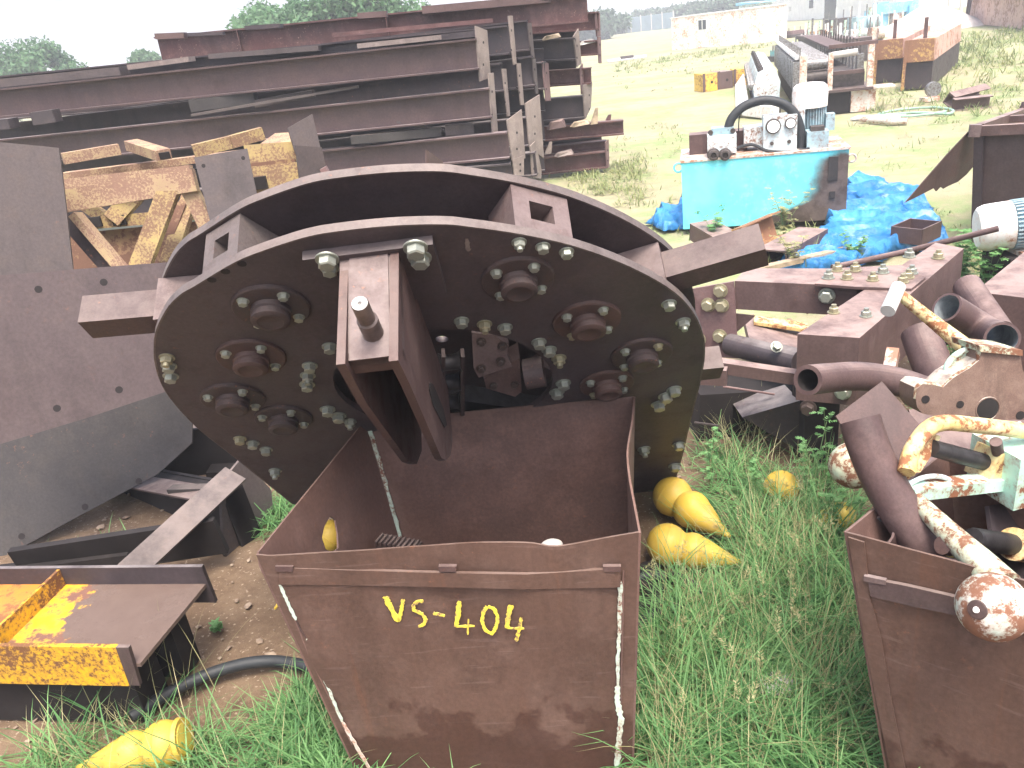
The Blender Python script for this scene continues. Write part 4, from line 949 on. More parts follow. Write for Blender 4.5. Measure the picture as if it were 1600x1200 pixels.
# bent bracket
bk = thing('bent_bracket', 'cream and rust bent bar bracket with a threaded bolt through it, in the right hopper', 'bracket', PF(1500,760,1.98))
c0 = PF(1450,666,2.05); 
obj('bent_bar', tube(NB(), smoothpath([PF(1416,738,1.95),PF(1425,704,2.0),PF(1447,673,2.04),PF(1472,661,2.06),PF(1521,664,2.08),PF(1640,678,2.1)],6), px(13,c0), 16), 'yelrust', bk)
pq = plane3(PF(1413,737,1.96), PF(1425,705,2.0), PF(1465,690,2.06))
obj('web_plate', prism(NB(), ppoly(pq, [(1413,738),(1424,706),(1455,676),(1470,682),(1462,702),(1438,738)]), -pq.n*.014, .003), 'yelrust', bk)
a,b = PF(1456,700,2.04), PF(1538,722,2.1); th = NB()
n_ = 34; pts_ = [a.lerp(b,i/n_) for i in range(n_+1)]; r_ = px(14,a)
tube(th, pts_, [r_*(1.0 if i%2 else .93) if i > 8 else r_*.96 for i in range(n_+1)], 18); obj('threaded_bolt', th, 'chain', bk)
obj('nut_block', bar(NB(), PF(1535,722,2.1), PF(1562,727,2.12), .075, .085), 'yelrust', bk)
obj('stud', tube(NB(), [PF(1556,690,2.06), PF(1562,720,2.1)], px(9,a), 14), 'pipe', bk)
bm = NB(); c = PF(1600,725,2.12); box(bm, c+V((-.02,0,-.075)), .15,.16,.15, .2, .02); obj('end_block', bm, 'mint', bk)
obj('lower_bar', bar(NB(), PF(1416,768,1.98), PF(1580,750,2.1), .05, .032), 'mint', bk)
obj('arc', tube(NB(), smoothpath([PF(1420,757,1.98),PF(1437,748,2.0),PF(1458,744,2.02),PF(1478,747,2.03),PF(1494,758,2.04)],5), px(4,a), 10), 'pale_blue', bk)
# lever with ball
lv = thing('ball_lever', 'cream and rust lever ending in a large flaking ball, hanging over the right hopper', 'lever', P(1550,990,1.30))
cb = P(1551,948,1.30); rb = px(53,cb)
lp_ = [P(1408,757,1.72),P(1440,790,1.62),P(1485,835,1.52),P(1530,878,1.43),P(1568,918,1.35)]
obj('arm', tube(NB(), smoothpath(lp_,6), [px(11+i*.8,cb) for i in range(25)], 18), 'cream', lv)
obj('ball', ball(NB(), cb, rb, seg=40), 'ball', lv)
d = (P(1505,957,1.24)-cb).normalized()
bo = obj('boss', lathe(NB(), cb+d*(rb*.955), d, [(0,px(15,cb)),(.004,px(14,cb)),(.006,px(7,cb))], 20), 'hub_red', lv)
obj('boss_centre', lathe(NB(), cb+d*(rb*.955+.006), d, [(0,px(5,cb)),(.003,px(4,cb))], 14), 'white_paint', lv)
obj('pin_end', tube(NB(), [P(1472,852,1.50), P(1505,858,1.52)], [px(16,cb)]*2, 20), 'hub_red', lv)
obj('pin_collar', tube(NB(), [P(1486,854,1.505), P(1500,858,1.52)], [px(19,cb)]*2, 20), 'yelrust', lv)
a,b = P(1520,842,1.60), P(1592,852,1.68); th = NB(); pts_ = [a.lerp(b,i/30) for i in range(31)]
tube(th, pts_, [px(18,a)*(1.0 if i%2 else .94) for i in range(31)], 18); obj('threaded_pin', th, 'chain', lv)
obj('pin_flange', tube(NB(), [P(1584,850,1.66), P(1596,853,1.68)], px(27,a), 22), 'yelrust', lv)
obj('pin_head', tube(NB(), [P(1594,850,1.68), P(1650,862,1.74)], px(22,a), 22), 'hub_red', lv)
cb2 = P(1334,727,2.05); t = thing('ball_lever', 'rusty cream ball lever half hidden behind the bent pipe of the right hopper', 'lever', cb2-V((0,0,px(38,cb2))))
obj('ball', ball(NB(), cb2, px(38,cb2), (1,1,.95), 32), 'cream', t); obj('arm', tube(NB(), [cb2, P(1400,738,2.02), P(1470,745,2.12)], px(11,cb2), 14), 'yelrust', t)
A_, B_ = P(1600,500,3.5), P(1700,470,4.4); zt2 = A_.z+.11
solo('steel_box', bar(NB(), V((A_.x,A_.y,zt2/2)), V((B_.x,B_.y,zt2/2)), .45, zt2), 'frame', 'brown box section with a pale dusty top at the right edge behind the pipes', 'steel box')
# ---- tipping body and motor at right edge
tb = thing('tipping_skip', 'brown steel skip body with open top rails and a torn hanging side flap, right edge', 'skip', Z(1560,378))
YS = 5.9
sp_ = plane3(P(1524,215,YS), P(1640,205,YS-.35), P(1526,378,YS))
obj('side_panel', prism(NB(), ppoly(sp_, [(1530,207),(1660,196),(1660,330),(1530,340)]), -sp_.n*.01, .002), 'plate_purple', tb)
obj('corner_post', bar(NB(), sp_.at(1531,204,.01), sp_.at(1525,376,.01), .06, .05, up=sp_.n), 'beam_dark', tb)
obj('top_rail', bar(NB(), sp_.at(1516,205,.02), sp_.at(1660,198,.02), .05, .07), 'frame', tb)
obj('rail', bar(NB(), P(1530,200,YS+.1), P(1640,160,YS+1.6), .06, .06), 'frame', tb)
obj('rail', bar(NB(), P(1570,186,YS+.6), P(1660,182,YS+.3), .05, .05), 'frame', tb)
obj('rail', bar(NB(), P(1596,180,YS+1.0), P(1604,160,YS+1.0), .05, .05), 'pipe', tb)
obj('bracket', bar(NB(), P(1514,204,YS-.02), P(1532,204,YS-.05), .06, .085), 'arm', tb)
fpq = plane3(P(1513,206,YS), P(1414,316,YS-.2), P(1522,258,YS+.15))
obj('flap', prism(NB(), ppoly(fpq, [(1513,206),(1525,214),(1523,258),(1510,273),(1497,284),(1483,290),(1474,295),(1470,292),(1463,299),(1459,294),(1440,304),(1414,317),(1445,281),(1481,240)]), -fpq.n*.006, .001), 'flap', tb)
obj('inner_panel', prism(NB(), [P(1660,170,YS+1.7),P(1545,196,YS+.3),P(1545,330,YS+.3),P(1660,300,YS+1.7)], V((0,.01,0)), 0), 'hopper_in', tb)
mt = thing('electric_motor', 'white and rust finned electric motor lying on its side at the right edge', 'motor', V((P(1580,360,5.0).x, 5.0, 0)))
a, b = P(1526,358,5.05), P(1572,352,5.0); r_ = px(37,a); dx_ = (b-a).normalized()
obj('end_bell', lathe(NB(), a, dx_, [(0,r_*.78),(.015,r_*.90),(.05,r_*.98),(.17,r_),(.195,r_)], 32), 'white_paint', mt)
bm = NB(); c_ = a+dx_*.195; lathe(bm, c_, dx_, [(0,r_*.88),(.42,r_*.88)], 32)
_, s_, u_ = frame_of(dx_)
for k in range(36):
    an = 2*math.pi*k/36; dd = s_*math.cos(an)+u_*math.sin(an); bar(bm, c_+dd*r_*.95+dx_*.005, c_+dd*r_*.95+dx_*.41, .010, r_*.16, up=dd, bevw=0)
obj('finned_body', bm, 'motor_blue', mt)
obj('foot', bar(NB(), c_+V((.02,0,-r_-.02)), c_+V((.4,-.02,-r_-.02)), .4, .04), 'white_rust', mt)
obj('foot_block', bar(NB(), V((c_.x+.03,c_.y,.0)), V((c_.x+.03,c_.y,c_.z-r_-.03)), .2, .3), 'void', mt)
solo('steel_rod', tube(NB(), [P(1300,418,4.9), P(1420,392,5.0), P(1560,357,4.7)], px(4.5,P(1420,392,5)), 12), 'pipe', 'long thin rusty rod lying above the bolted frame and pointing at the white motor', 'rod')

# ================================================================== HYDRAULIC UNIT
BL, BR = Z(1068,366), Z(1321,350)
tx = (BR-BL); WT = tx.length; tx.normalize(); ty = V((-tx.y, tx.x, 0)); zt = V((0,0,1))
hu = thing('hydraulic_unit', 'bright cyan hydraulic tank burnt brown at one end, motor and black hose on top', 'hydraulic unit', (BL+BR)/2+ty*.35)
HTp = Plane(BL, -ty); 
TLp, TRp = HTp.at(1065,252), HTp.at(1322,236)
HT = (TLp.z+TRp.z)/2; DT = .72
def hb(u0,u1,s0,s1,z0,z1,mat,name,parent=hu,bevw=.008):
    q = [BL+tx*a+ty*b for a,b in ((u0,s0),(u1,s0),(u1,s1),(u0,s1))]
    return obj(name, hexa(NB(), [p+zt*z0 for p in q], [p+zt*z1 for p in q], bevw), mat, parent)
def hq(x,y,back): 
    p = Plane(BL+ty*back, -ty).at(x,y); return p
def hpx(x0,y0,x1,y1,back,dep,mat,name,parent=hu,bevw=.008):
    """box whose front face covers the photo rectangle, 'back' behind the tank's front, 'dep' deep"""
    p = hq((x0+x1)/2,(y0+y1)/2,back); w_ = px(x1-x0,p); h_ = px(y1-y0,p)
    q = [p+tx*(i*w_/2)+ty*(j*dep) for i,j in ((-1,0),(1,0),(1,1),(-1,1))]
    return obj(name, hexa(NB(), [v-zt*h_/2 for v in q], [v+zt*h_/2 for v in q], bevw), mat, parent)
hb(0, WT, 0, DT, .05, HT, 'tank', 'tank')
hb(.04, WT-.04, .03, DT-.03, 0, .05, 'void', 'skid')
hb(-.012, WT+.012, -.012, DT+.012, HT+.0005, HT+.02, 'white_rust', 'lid', bevw=.004)
hb(WT*.885, WT*.94, -.012, -.0005, HT*.60, HT*.92, 'plate_olive', 'sight_gauge', bevw=.003)
hb(WT*.895, WT*.93, -.012, -.0005, HT*.36, HT*.46, 'plate_olive', 'sight_gauge', bevw=.003)
hpx(1078,208,1166,238,.30,.20,'pipe','channel')
mf = hpx(1106,212,1150,240,.04,.20,'pale_blue','manifold')
hpx(1112,200,1146,212,.08,.14,'motor_blue','valve',mf)
for x in (1115,1133):
    p = hq(x,243,-.03); obj('port', lathe(NB(), p+ty*.09, -ty, [(0,px(10,p)),(.05,px(10,p)),(.055,px(8,p)),(.10,px(8,p)),(.105,px(5,p)),(.08,px(4,p))], 16), 'spool', mf)
for x,y in ((1110,207),(1145,204)): 
    p = hq(x,y,.08); obj('screw', lathe(NB(), p+ty*.0, -ty, [(0,px(4,p)),(.03,px(4,p))], 10), 'spool', mf)
hpx(1163,200,1195,229,.20,.25,'pale_blue','side_plate')
gb = hpx(1194,182,1244,235,.10,.22,'pale_blue','gauge_block')
for x,y,r_ in ((1208,197,11.5),(1235,192,8.5)):
    p = hq(x,y,.099); g_ = obj('gauge', lathe(NB(), p+ty*.01, -ty, [(0,px(r_,p)),(.04,px(r_,p)),(.045,px(r_*.84,p))], 24), 'spool', gb)
    obj('gauge_face', lathe(NB(), p-ty*.0355, -ty, [(0,px(r_*.82,p)),(.001,px(r_*.82,p))], 24), 'wall_white', g_)
for x,y in ((1206,224),(1233,221)):
    p = hq(x,y,.099); obj('screw', lathe(NB(), p, -ty, [(0,px(3,p)),(.012,px(3,p))], 8), 'spool', gb)
p = hq(1272,190,.30); rm = px(20,p); ctr = V((p.x,p.y,0))+ty*rm
zb, zm, zt_ = HT+.02, hq(1272,165,.30).z, hq(1262,131,.30).z
bm = NB(); lathe(bm, ctr+zt*(zb+.10), zt, [(0,rm*.86),(zm-zb-.10,rm*.86)], 28)
for k in range(30):
    an = 2*math.pi*k/30; dd = V((math.cos(an),math.sin(an),0)); bar(bm, ctr+dd*rm*.93+zt*(zb+.12), ctr+dd*rm*.93+zt*(zm-.01), .012, rm*.18, up=dd, bevw=0)
mo = obj('motor', bm, 'motor_blue', hu)
obj('motor_cowl', lathe(NB(), ctr-tx*.03+zt*(zm-.02), zt, [(0,rm*1.32),(zt_-zm-.06,rm*1.34),(zt_-zm-.015,rm*1.25),(zt_-zm+.01,rm*1.02),(zt_-zm+.02,rm*.5)], 32), 'white_paint', mo)
obj('motor_base', lathe(NB(), ctr+zt*zb, zt, [(0,rm*1.0),(.03,rm*1.0),(.035,rm*.8),(.10,rm*.8),(.101,rm*1.0),(.12,rm*1.0)], 28), 'pale_blue', mo)
hpx(1291,178,1304,203,.28,.10,'motor_blue','terminal_box',mo)
p = hq(1250,195,.26); pc = V((p.x,p.y,0))
obj('pump_column', lathe(NB(), pc+zt*zb, zt, [(0,px(10,p)),(.10,px(10,p)),(.11,px(7,p)),(zm-zb-.02,px(7,p))], 16), 'pale_blue', hu)
hpx(1262,206,1294,238,.06,.20,'motor_blue','valve_block')
hpx(1268,198,1288,206,.08,.12,'spool','valve_block')
obj('hose', tube(NB(), smoothpath([hq(1137,204,.12),hq(1144,184,.14),hq(1163,166,.17),hq(1192,157,.19),hq(1220,161,.19),hq(1240,176,.18),hq(1250,200,.17),hq(1252,232,.15)],7), px(7,p), 14), 'rubber', hu)
obj('hose', tube(NB(), smoothpath([hq(1150,232,.06),hq(1175,226,.05),hq(1200,236,.05),hq(1240,237,.06),hq(1265,232,.05)],6), px(2.5,p), 8), 'rubber', hu)
obj('wire', tube(NB(), smoothpath([hq(1154,206,.2),hq(1155,185,.2),hq(1160,170,.2)],5), px(1,p), 6), 'rubber', hu)
obj('lifting_ring', tube(NB(), [q for q in ring(hq(1331,247,.2), tx, zt, px(6,p), 16)]+[ring(hq(1331,247,.2), tx, zt, px(6,p), 16)[0]], px(1.6,p), 8, 0, False), 'white_rust', hu)
obj('lifting_ring', tube(NB(), [q for q in ring(hq(1060,262,.2), tx, zt, px(7,p), 16)]+[ring(hq(1060,262,.2), tx, zt, px(7,p), 16)[0]], px(1.6,p), 8, 0, False), 'tank', hu)
# ---- blue tarpaulin
def inside(x, y, poly_):
    c = False; n = len(poly_)
    for i in range(n):
        x1,y1 = poly_[i]; x2,y2 = poly_[i-1]
        if (y1 > y) != (y2 > y) and x < (x2-x1)*(y-y1)/(y2-y1+1e-12)+x1: c = not c
    return c
def tarp(pxs, hmax, seed, label):
    poly_ = [(Z(x,y).x, Z(x,y).y) for x,y in pxs]; st = .038
    x0 = min(p[0] for p in poly_); x1 = max(p[0] for p in poly_); y0 = min(p[1] for p in poly_); y1 = max(p[1] for p in poly_)
    nx, ny = int((x1-x0)/st)+2, int((y1-y0)/st)+2; bm = NB(); vs = {}
    def hgt(x,y):
        w1 = V((x*1.6+seed, y*1.6, seed)); a_ = noise.noise(w1)
        r1 = 1-abs(noise.noise(V((x*2.2+a_*1.2, y*3.0+seed, 1))))*2.2; r2 = 1-abs(noise.noise(V((x*5+a_*2, y*5.5, seed+5))))*2
        r3 = 1-abs(noise.noise(V((x*9+a_*3, y*11, seed))))*2.4
        return max(.012, hmax*(.30+.50*r1+.34*r2+.08*r3))
    for j in range(ny):
        for i in range(nx):
            x = x0+i*st; y = y0+j*st
            jx = .03*noise.noise(V((x*6,y*6,9))); vs[i,j] = (x+jx, y+.03*noise.noise(V((x*6,y*6,19))), hgt(x,y), inside(x+.08*noise.noise(V((x*3,y*3,2))), y+.10*noise.noise(V((x*3,y*3,7))), poly_))
    bv = {}
    def gv(k):
        if k not in bv: bv[k] = bm.verts.new(vs[k][:3])
        return bv[k]
    for j in range(ny-1):
        for i in range(nx-1):
            ks = ((i,j),(i+1,j),(i+1,j+1),(i,j+1))
            if all(vs[k][3] for k in ks): bm.faces.new([gv(k) for k in ks])
    for v in bm.verts:
        if v.is_boundary: v.co.z *= .25
    o = solo('tarpaulin', bm, 'tarp', label, 'tarpaulin', angle=55)
    m = o.modifiers.new('thickness','SOLIDIFY'); m.thickness = .004
    return o
tarp([(1195,432),(1255,395),(1300,345),(1318,292),(1345,285),(1400,305),(1440,310),(1452,325),(1450,345),(1470,352),(1482,385),(1455,400),(1400,405),(1340,425),(1300,440),(1240,436)], .15, 3.1, 'crumpled blue tarpaulin spread on the ground right of the cyan tank')
tarp([(1008,352),(1030,338),(1066,322),(1100,322),(1100,352),(1066,360),(1035,368)], .16, 8.4, 'piece of blue tarpaulin bunched left of the cyan tank')
def tray(c, sx, sy, h, rz, mat, label):
    bm = NB(); x = V((math.cos(rz),math.sin(rz),0)); y = V((-math.sin(rz),math.cos(rz),0))
    box(bm, c, sx, sy, .01, rz, 0)
    for s in (-1,1): box(bm, c+y*(s*(sy/2-.006))+V((0,0,.0101)), sx, .012, h, rz, .002); box(bm, c+x*(s*(sx/2-.006))+V((0,0,.0101)), .012, sy-.026, h-.002, rz, .002)
    return solo('steel_tray', bm, mat, label, 'tray')
tray(Z(1430,374,.10), .30, .26, .12, R(35), 'pipe', 'small open brown steel tray lying on the blue tarpaulin')
def openbox(label, A, B, w_, h_, mat, name='box_section'):
    bm = NB(); d, s, u = frame_of(B-A); t_ = .012
    for (o_,ww,hh) in ((u*(h_/2-t_/2),w_,t_),(-u*(h_/2-t_/2),w_,t_),(s*(w_/2-t_/2),t_,h_-2*t_-.002),(-s*(w_/2-t_/2),t_,h_-2*t_-.002)): bar(bm, A+o_, B+o_, ww, hh, bevw=.001)
    return solo(name, bm, mat, label, 'box section')
openbox('open ended box section with a pale top in front of the cyan tank', Z(1205,408,.10), Z(1270,372,.10), .26, .18, 'frame')
openbox('short box section with a dark open end, beside the wheel stub, before the cyan tank', Z(1150,390,.09), Z(1120,378,.12)+V((0,.5,0)), .24, .16, 'frame')
solo('flaking_channel', extrude(NB(), C_prof(.22,.12,.012), Z(1148,378,.13), Z(1208,352,.16), V((-.5,-.2,.3))), 'ochre', 'rusty channel with flakes of yellow paint leaning at the foot of the cyan tank', 'channel')
solo('timber_batten', bar(NB(), Z(1172,424,.16), Z(1362,380,.10), .07, .035), 'wood', 'long pale timber batten lying across the grass to the blue tarpaulin', 'batten')

# ================================================================== FAR YARD
def cubes(name, mat, label, cat, items, group=None):
    bm = NB()
    for c, sx, sy, sz, rz in items: box(bm, c, sx, sy, sz, rz, .006)
    return solo(name, bm, mat, label, cat, group)
# ---- roll forming line running away from the camera
LO = Z(1300,178); LE = Z(1213,84); la = (LE-LO); la.z = 0; la.normalize(); lc = V((la.y,-la.x,0))
def lp(a, c, z): return LO + la*a + lc*c + V((0,0,z))
fm = thing('forming_machine', 'long roll forming machine with white rusty posts and rows of rollers, behind the hydraulic tank', 'machine', LO)
def lbox(a0,a1,c0,c1,z0,z1,mat,name,parent=None,bv=.006):
    q = [lp(a0,c0,0),lp(a0,c1,0),lp(a1,c1,0),lp(a1,c0,0)]
    return obj(name, hexa(NB(), [p+V((0,0,z0)) for p in q],[p+V((0,0,z1)) for p in q], bv), mat, parent or fm)
LL = 8.5
lbox(.25,LL,-.55,.55,0,.36,'spool','base')
bb = lbox(0,.24,-.60,.30,.0,.36,'void','front_box')
lbox(-.02,.22,.31,.72,0,.37,'white_rust','pale_block')
lbox(-.035,.0,-.42,-.10,.10,.32,'white_rust','duct_frame',bb); lbox(-.045,-.036,-.35,-.17,.15,.27,'void','duct_mouth',bb)
lbox(-.12,LL,-.62,.66,.375,.42,'bar','table')
lbox(-.10,.30,.662,1.02,.38,.41,'white_rust','table_wing')
for c_,m_,w_ in ((-.52,'white_rust',.12),(-.06,'white_rust',.08),(.60,'white_rust',.10)): lbox(-.08,.04,c_-w_/2,c_+w_/2,.422,1.05 if c_ < 0.5 else 1.12,m_,'post')
lbox(-.07,.03,-.10,.70,1.055 if False else 1.121,1.18,'pipe','lintel_bar')
lbox(.3,LL,-.02,.56,.422,.66,'spool','bed')
lbox(.05,.16,.0,.52,.66,.72,'frame','cross_bar')
tb_ = obj('roller', tube(NB(), [lp(.3,-.02,.98), lp(.3,.42,1.0)], .06, 14), 'concrete', fm)
for k in range(16):
    a_ = .45+k*.5
    s_ = lbox(a_,a_+.22,-.66,-.44,.422,.92,'roller','roller_stand')
    obj('roller', tube(NB(), [lp(a_+.11,-.44,.62), lp(a_+.11,.02,.62)], .11, 14), 'spool', s_)
    obj('roller', tube(NB(), [lp(a_+.11,-.44,.85), lp(a_+.11,.02,.85)], .10, 14), 'roller', s_)
    obj('spindle', tube(NB(), [lp(a_+.11,-.54,.92), lp(a_+.11,-.54,1.16)], .018, 8), 'roller', s_)
    s2 = lbox(a_,a_+.2,.44,.56,.662,.95,'roller','roller_stand')
    obj('spindle', tube(NB(), [lp(a_+.1,.50,.95), lp(a_+.1,.50,1.18)], .018, 8), 'spool', s2)
obj('top_cover', bar(NB(), lp(.6,-.52,.98), lp(LL,-.52,.98), .20, .05), 'white_paint', fm)
obj('top_cover', bar(NB(), lp(2.0,.30,1.02), lp(LL,.30,1.02), .40, .04), 'hub_red', fm)
# gearbox row at its left, and sloping guard sheet
gr = thing('gearbox_row', 'long row of grey rounded gearboxes with knobs along the left of the forming machine', 'gearbox row', lp(3,-1.2,0))
bm = NB(); prof = [(-.22,0),(.22,0),(.24,.42),(.16,.62),(-.02,.68),(-.18,.60),(-.26,.35)]
extrude(bm, [(x,y) for x,y in prof], lp(.9,-1.10,.16), lp(7.6,-1.10,.16), bevw=.02); obj('housing', bm, 'pale_blue', gr)
for k in range(16):
    p = lp(1.1+k*.42,-1.36,.52); obj('knob', lathe(NB(), p, -lc+V((0,0,.3)), [(0,.085),(.06,.085),(.07,.05),(.10,.05)], 14), 'roller', gr)
    p = lp(1.1+k*.42,-1.22,.80); obj('knob', lathe(NB(), p, V((0,0,1))-lc*.4, [(0,.06),(.05,.06),(.055,.03),(.08,.03)], 12), 'spool', gr)
obj('plinth', bar(NB(), lp(.8,-1.1,.08), lp(7.7,-1.1,.08), .5, .16), 'spool', gr)
bm = NB(); hexa(bm, [lp(.7,-1.66,.02),lp(.7,-1.45,.28),lp(7.8,-1.45,.28),lp(7.8,-1.66,.02)],[lp(.7,-1.69,.05),lp(.7,-1.48,.31),lp(7.8,-1.48,.31),lp(7.8,-1.69,.05)],.002)
solo('guard_sheet', bm, 'white_paint', 'long white guard sheet sloping along the grey gearbox row', 'guard sheet')
bm = NB(); bar(bm, lp(-.05,-1.0,.12), lp(.75,-1.5,.15), .18, .22); solo('guard_end', bm, 'white_paint', 'white sheet piece standing left of the hydraulic motor, at the end of the guard sheet', 'sheet')
# ---- clutter of small machines beyond it
clut = [((1222,82),'teal','low teal pump set beyond the forming machine',.9,.5),((1255,72),'spool','dark gear set beyond the forming machine',.8,.6),((1290,66),'roller','grey spindle bench beyond the forming machine',1.0,.7),
        ((1330,60),'pale_blue','pale blue pump bench beyond the forming machine',1.0,.8),((1245,46),'frame_red','brown machine part lying near the white building',1.2,.5),((1275,52),'ochre','orange machine part lying near the white building',1.0,.6),
        ((1310,44),'spool','dark machine before the dark door of the white building',1.4,1.1),((1345,52),'motor_blue','blue grey machine between spindle bench and sky blue frame',1.2,1.3),((1365,66),'white_rust','white rusty stand beside the yellow brown chutes',.5,1.0)]
for (qx,qy),m_,lb,w_,h_ in clut:
    c = Z(qx,qy+12); t = thing('small_machine', lb, 'machine', c)
    obj('base', box(NB(), c, w_, w_*.7, h_*.35, .2, .02), 'spool', t)
    obj('body', box(NB(), c+V((-.1*w_,0,h_*.352)), w_*.6, w_*.5, h_*.4, .2, .05), m_, t)
    obj('drum', tube(NB(), [c+V((w_*.1,-.1,h_*.55)), c+V((w_*.55,-.12,h_*.55))], h_*.2, 16), m_, t)
    for k in range(4): obj('spindle', tube(NB(), [c+V((-.4*w_+k*w_*.27,-.05,h_*.7)), c+V((-.4*w_+k*w_*.27,-.05,h_*(1.1+.1*(k%2))))], .03, 8), ('roller','white_paint')[k%2], t)
bm_ = thing('spindle_bench', 'second row of pale upright spindles on a rusty bench, behind the forming machine', 'bench', Z(1330,92))
c0 = Z(1255,84); c1 = Z(1345,96); 
obj('bench_top', bar(NB(), c0+V((0,0,.62)), c1+V((0,0,.62)), .6, .12), 'bar', bm_)
obj('bench_base', bar(NB(), c0+V((0,0,.28)), c1+V((0,0,.28)), .4, .56), 'spool', bm_)
for k in range(14):
    p = c0.lerp(c1,(k+.5)/14); obj('spindle', tube(NB(), [p+V((0,0,.69)), p+V((0,0,1.1+.08*(k%3)))], .04, 8), ('white_paint','mint','roller')[k%3], bm_)
# ---- pair of yellow brown chutes
ca_ = Z(1384,132); cb_ = Z(1432,142); back = Z(1395,78)
cdir = (Z(1402,92)-Z(1430,140)); cdir.z = 0; cdir.normalize(); cx = V((cdir.y,-cdir.x,0))
for lab,x0,x1,yb in (('left hand chute of the pair, rust brown front over a dark hollow', 1365,1407,131),('right hand chute of the pair, yellow patched front over a dark hollow', 1409,1455,141)):
    A_ = Z(x0,yb+1); B_ = Z(x1,yb-2); ww = (B_-A_).length; c = (A_+B_)/2; m_ = 'ochre'
    t = thing('chute', lab, 'chute', c, 'pair of sheet metal chutes')
    hh = px(yb-66, c)*.98; L_ = 5.5
    e = (B_-A_).normalized(); f = V((-e.y,e.x,0)); 
    def q(u,v,z): return A_ + e*(ww*u) + f*v + V((0,0,z))
    obj('front_panel', hexa(NB(), [q(.0,-.02,hh*.56),q(1,-.02,hh*.56),q(1,.03,hh*.56),q(0,.03,hh*.56)],[q(.08,-.02,hh),q(.98,-.02,hh),q(.98,.03,hh),q(.08,.03,hh)]), m_, t)
    obj('hollow', hexa(NB(), [q(.03,.05,.02),q(.97,.05,.02),q(.97,L_,.02),q(.03,L_,.02)],[q(.03,.05,hh*.555),q(.97,.05,hh*.555),q(.97,L_,hh*.555),q(.03,L_,hh*.555)]), 'beam_dark', t)
    obj('top_cover', hexa(NB(), [q(.0,.031,hh*.56),q(1,.031,hh*.56),q(1,L_,hh*.56),q(0,L_,hh*.56)],[q(.1,.031,hh*.98),q(.97,.031,hh*.98),q(.97,L_,hh*.98),q(.1,L_,hh*.98)]), 'peach', t)
    obj('corner_strip', bar(NB(), q(0.02,-.04,.0), q(.06,-.04,hh), .06, .03, up=f), 'ochre', t)
    obj('post', bar(NB(), q(.55,.5,hh*.985), q(.55,.5,hh+.38), .07, .07, up=f), 'frame', t)
# ---- channels, small pieces, pipe, hose on the ground
for lab,x0,y0,x1,y1,r_ in (('upper of two short brown channels lying by the chutes',1478,152,1534,138,.4),('lower front one of two short brown channels lying by the chutes',1487,163,1546,157,0)):
    a, b = Z(x0,y0,.18 if r_ else .09), Z(x1,y1,.20 if r_ else .09)
    solo('steel_channel', extrude(NB(), C_prof(.20,.14,.014), a, b, V((.05,-.6 if r_ else -.1,.8)).normalized()), 'frame', lab, 'steel channel', 'short channels by the chutes')
c = Z(1452,158); t = thing('small_casting', 'small pale round casting on the grass between chutes and brown channels', 'casting', c)
obj('base', box(NB(), c, .30,.16,.08,.1,.01), 'white_rust', t); obj('ring', tube(NB(), [c+V((.05,-.04,.2)), c+V((.06,.06,.2))], .13, 18), 'roller', t)
solo('rusty_pipe', tube(NB(), [Z(1345,186,.05), Z(1393,190,.05), Z(1394,190,.05), Z(1418,189,.05)], [.045,.05,.055,.05], 14), 'white_rust', 'pale pipe with a red rusty end lying on the sand right of the tank motor', 'pipe')
solo('board', bar(NB(), Z(1335,184,.02), Z(1410,182,.02), .35, .03), 'concrete', 'pale flat board lying on the sand behind the pale pipe with rusty end', 'board')
hp_ = [Z(x,y,.03) for x,y in ((1362,182),(1400,178),(1440,176),(1480,178),(1488,172),(1460,168),(1420,170),(1390,174),(1372,180),(1410,182),(1455,178),(1478,174))]
solo('garden_hose', tube(NB(), smoothpath(hp_,6), .022, 8), 'hose_green', 'pale green hose looped on the ground by the forming machine', 'hose')
# yellow boxes
for lab,x0,x1,yb,h_,m_,yt in (('yellow steel box with a rusty end, nearest of the row on the sand',1099,1121,144,26,'ochre_clean',0),('dark brown steel box between the yellow ones on the sand',1122,1145,140,25,'frame',0),('yellow steel box with a round hole right of the dark brown one',1147,1173,135,24,'ochre_clean',0),('yellow steel box next to the white guard sheet',1174,1196,129,22,'ochre_clean',0)):
    A_ = Z(x0,yb); B_ = Z(x1,yb-3); e = (B_-A_).normalized(); f = V((-e.y,e.x,0)); h_ = px(h_,A_); w_ = (B_-A_).length
    t = thing('steel_box', lab, 'steel box', (A_+B_)/2+f*.3, 'row of steel boxes on the sand')
    obj('shell', hexa(NB(), [A_,B_,B_+f*.7,A_+f*.7],[p+V((0,0,h_)) for p in (A_,B_,B_+f*.7,A_+f*.7)],.01), m_, t)
    obj('side_strip', hexa(NB(), [A_-f*.01-e*.01,A_-f*.01+e*.06,A_-f*.001+e*.06,A_-f*.001-e*.01],[p+V((0,0,h_+.02)) for p in (A_-f*.01-e*.01,A_-f*.01+e*.06,A_-f*.001+e*.06,A_-f*.001-e*.01)],0), 'frame', t)
    obj('hole', lathe(NB(), A_.lerp(B_,.62)+V((0,0,h_*.5)), -f, [(0,w_*.09),(.004,w_*.09)], 14), 'void', t)
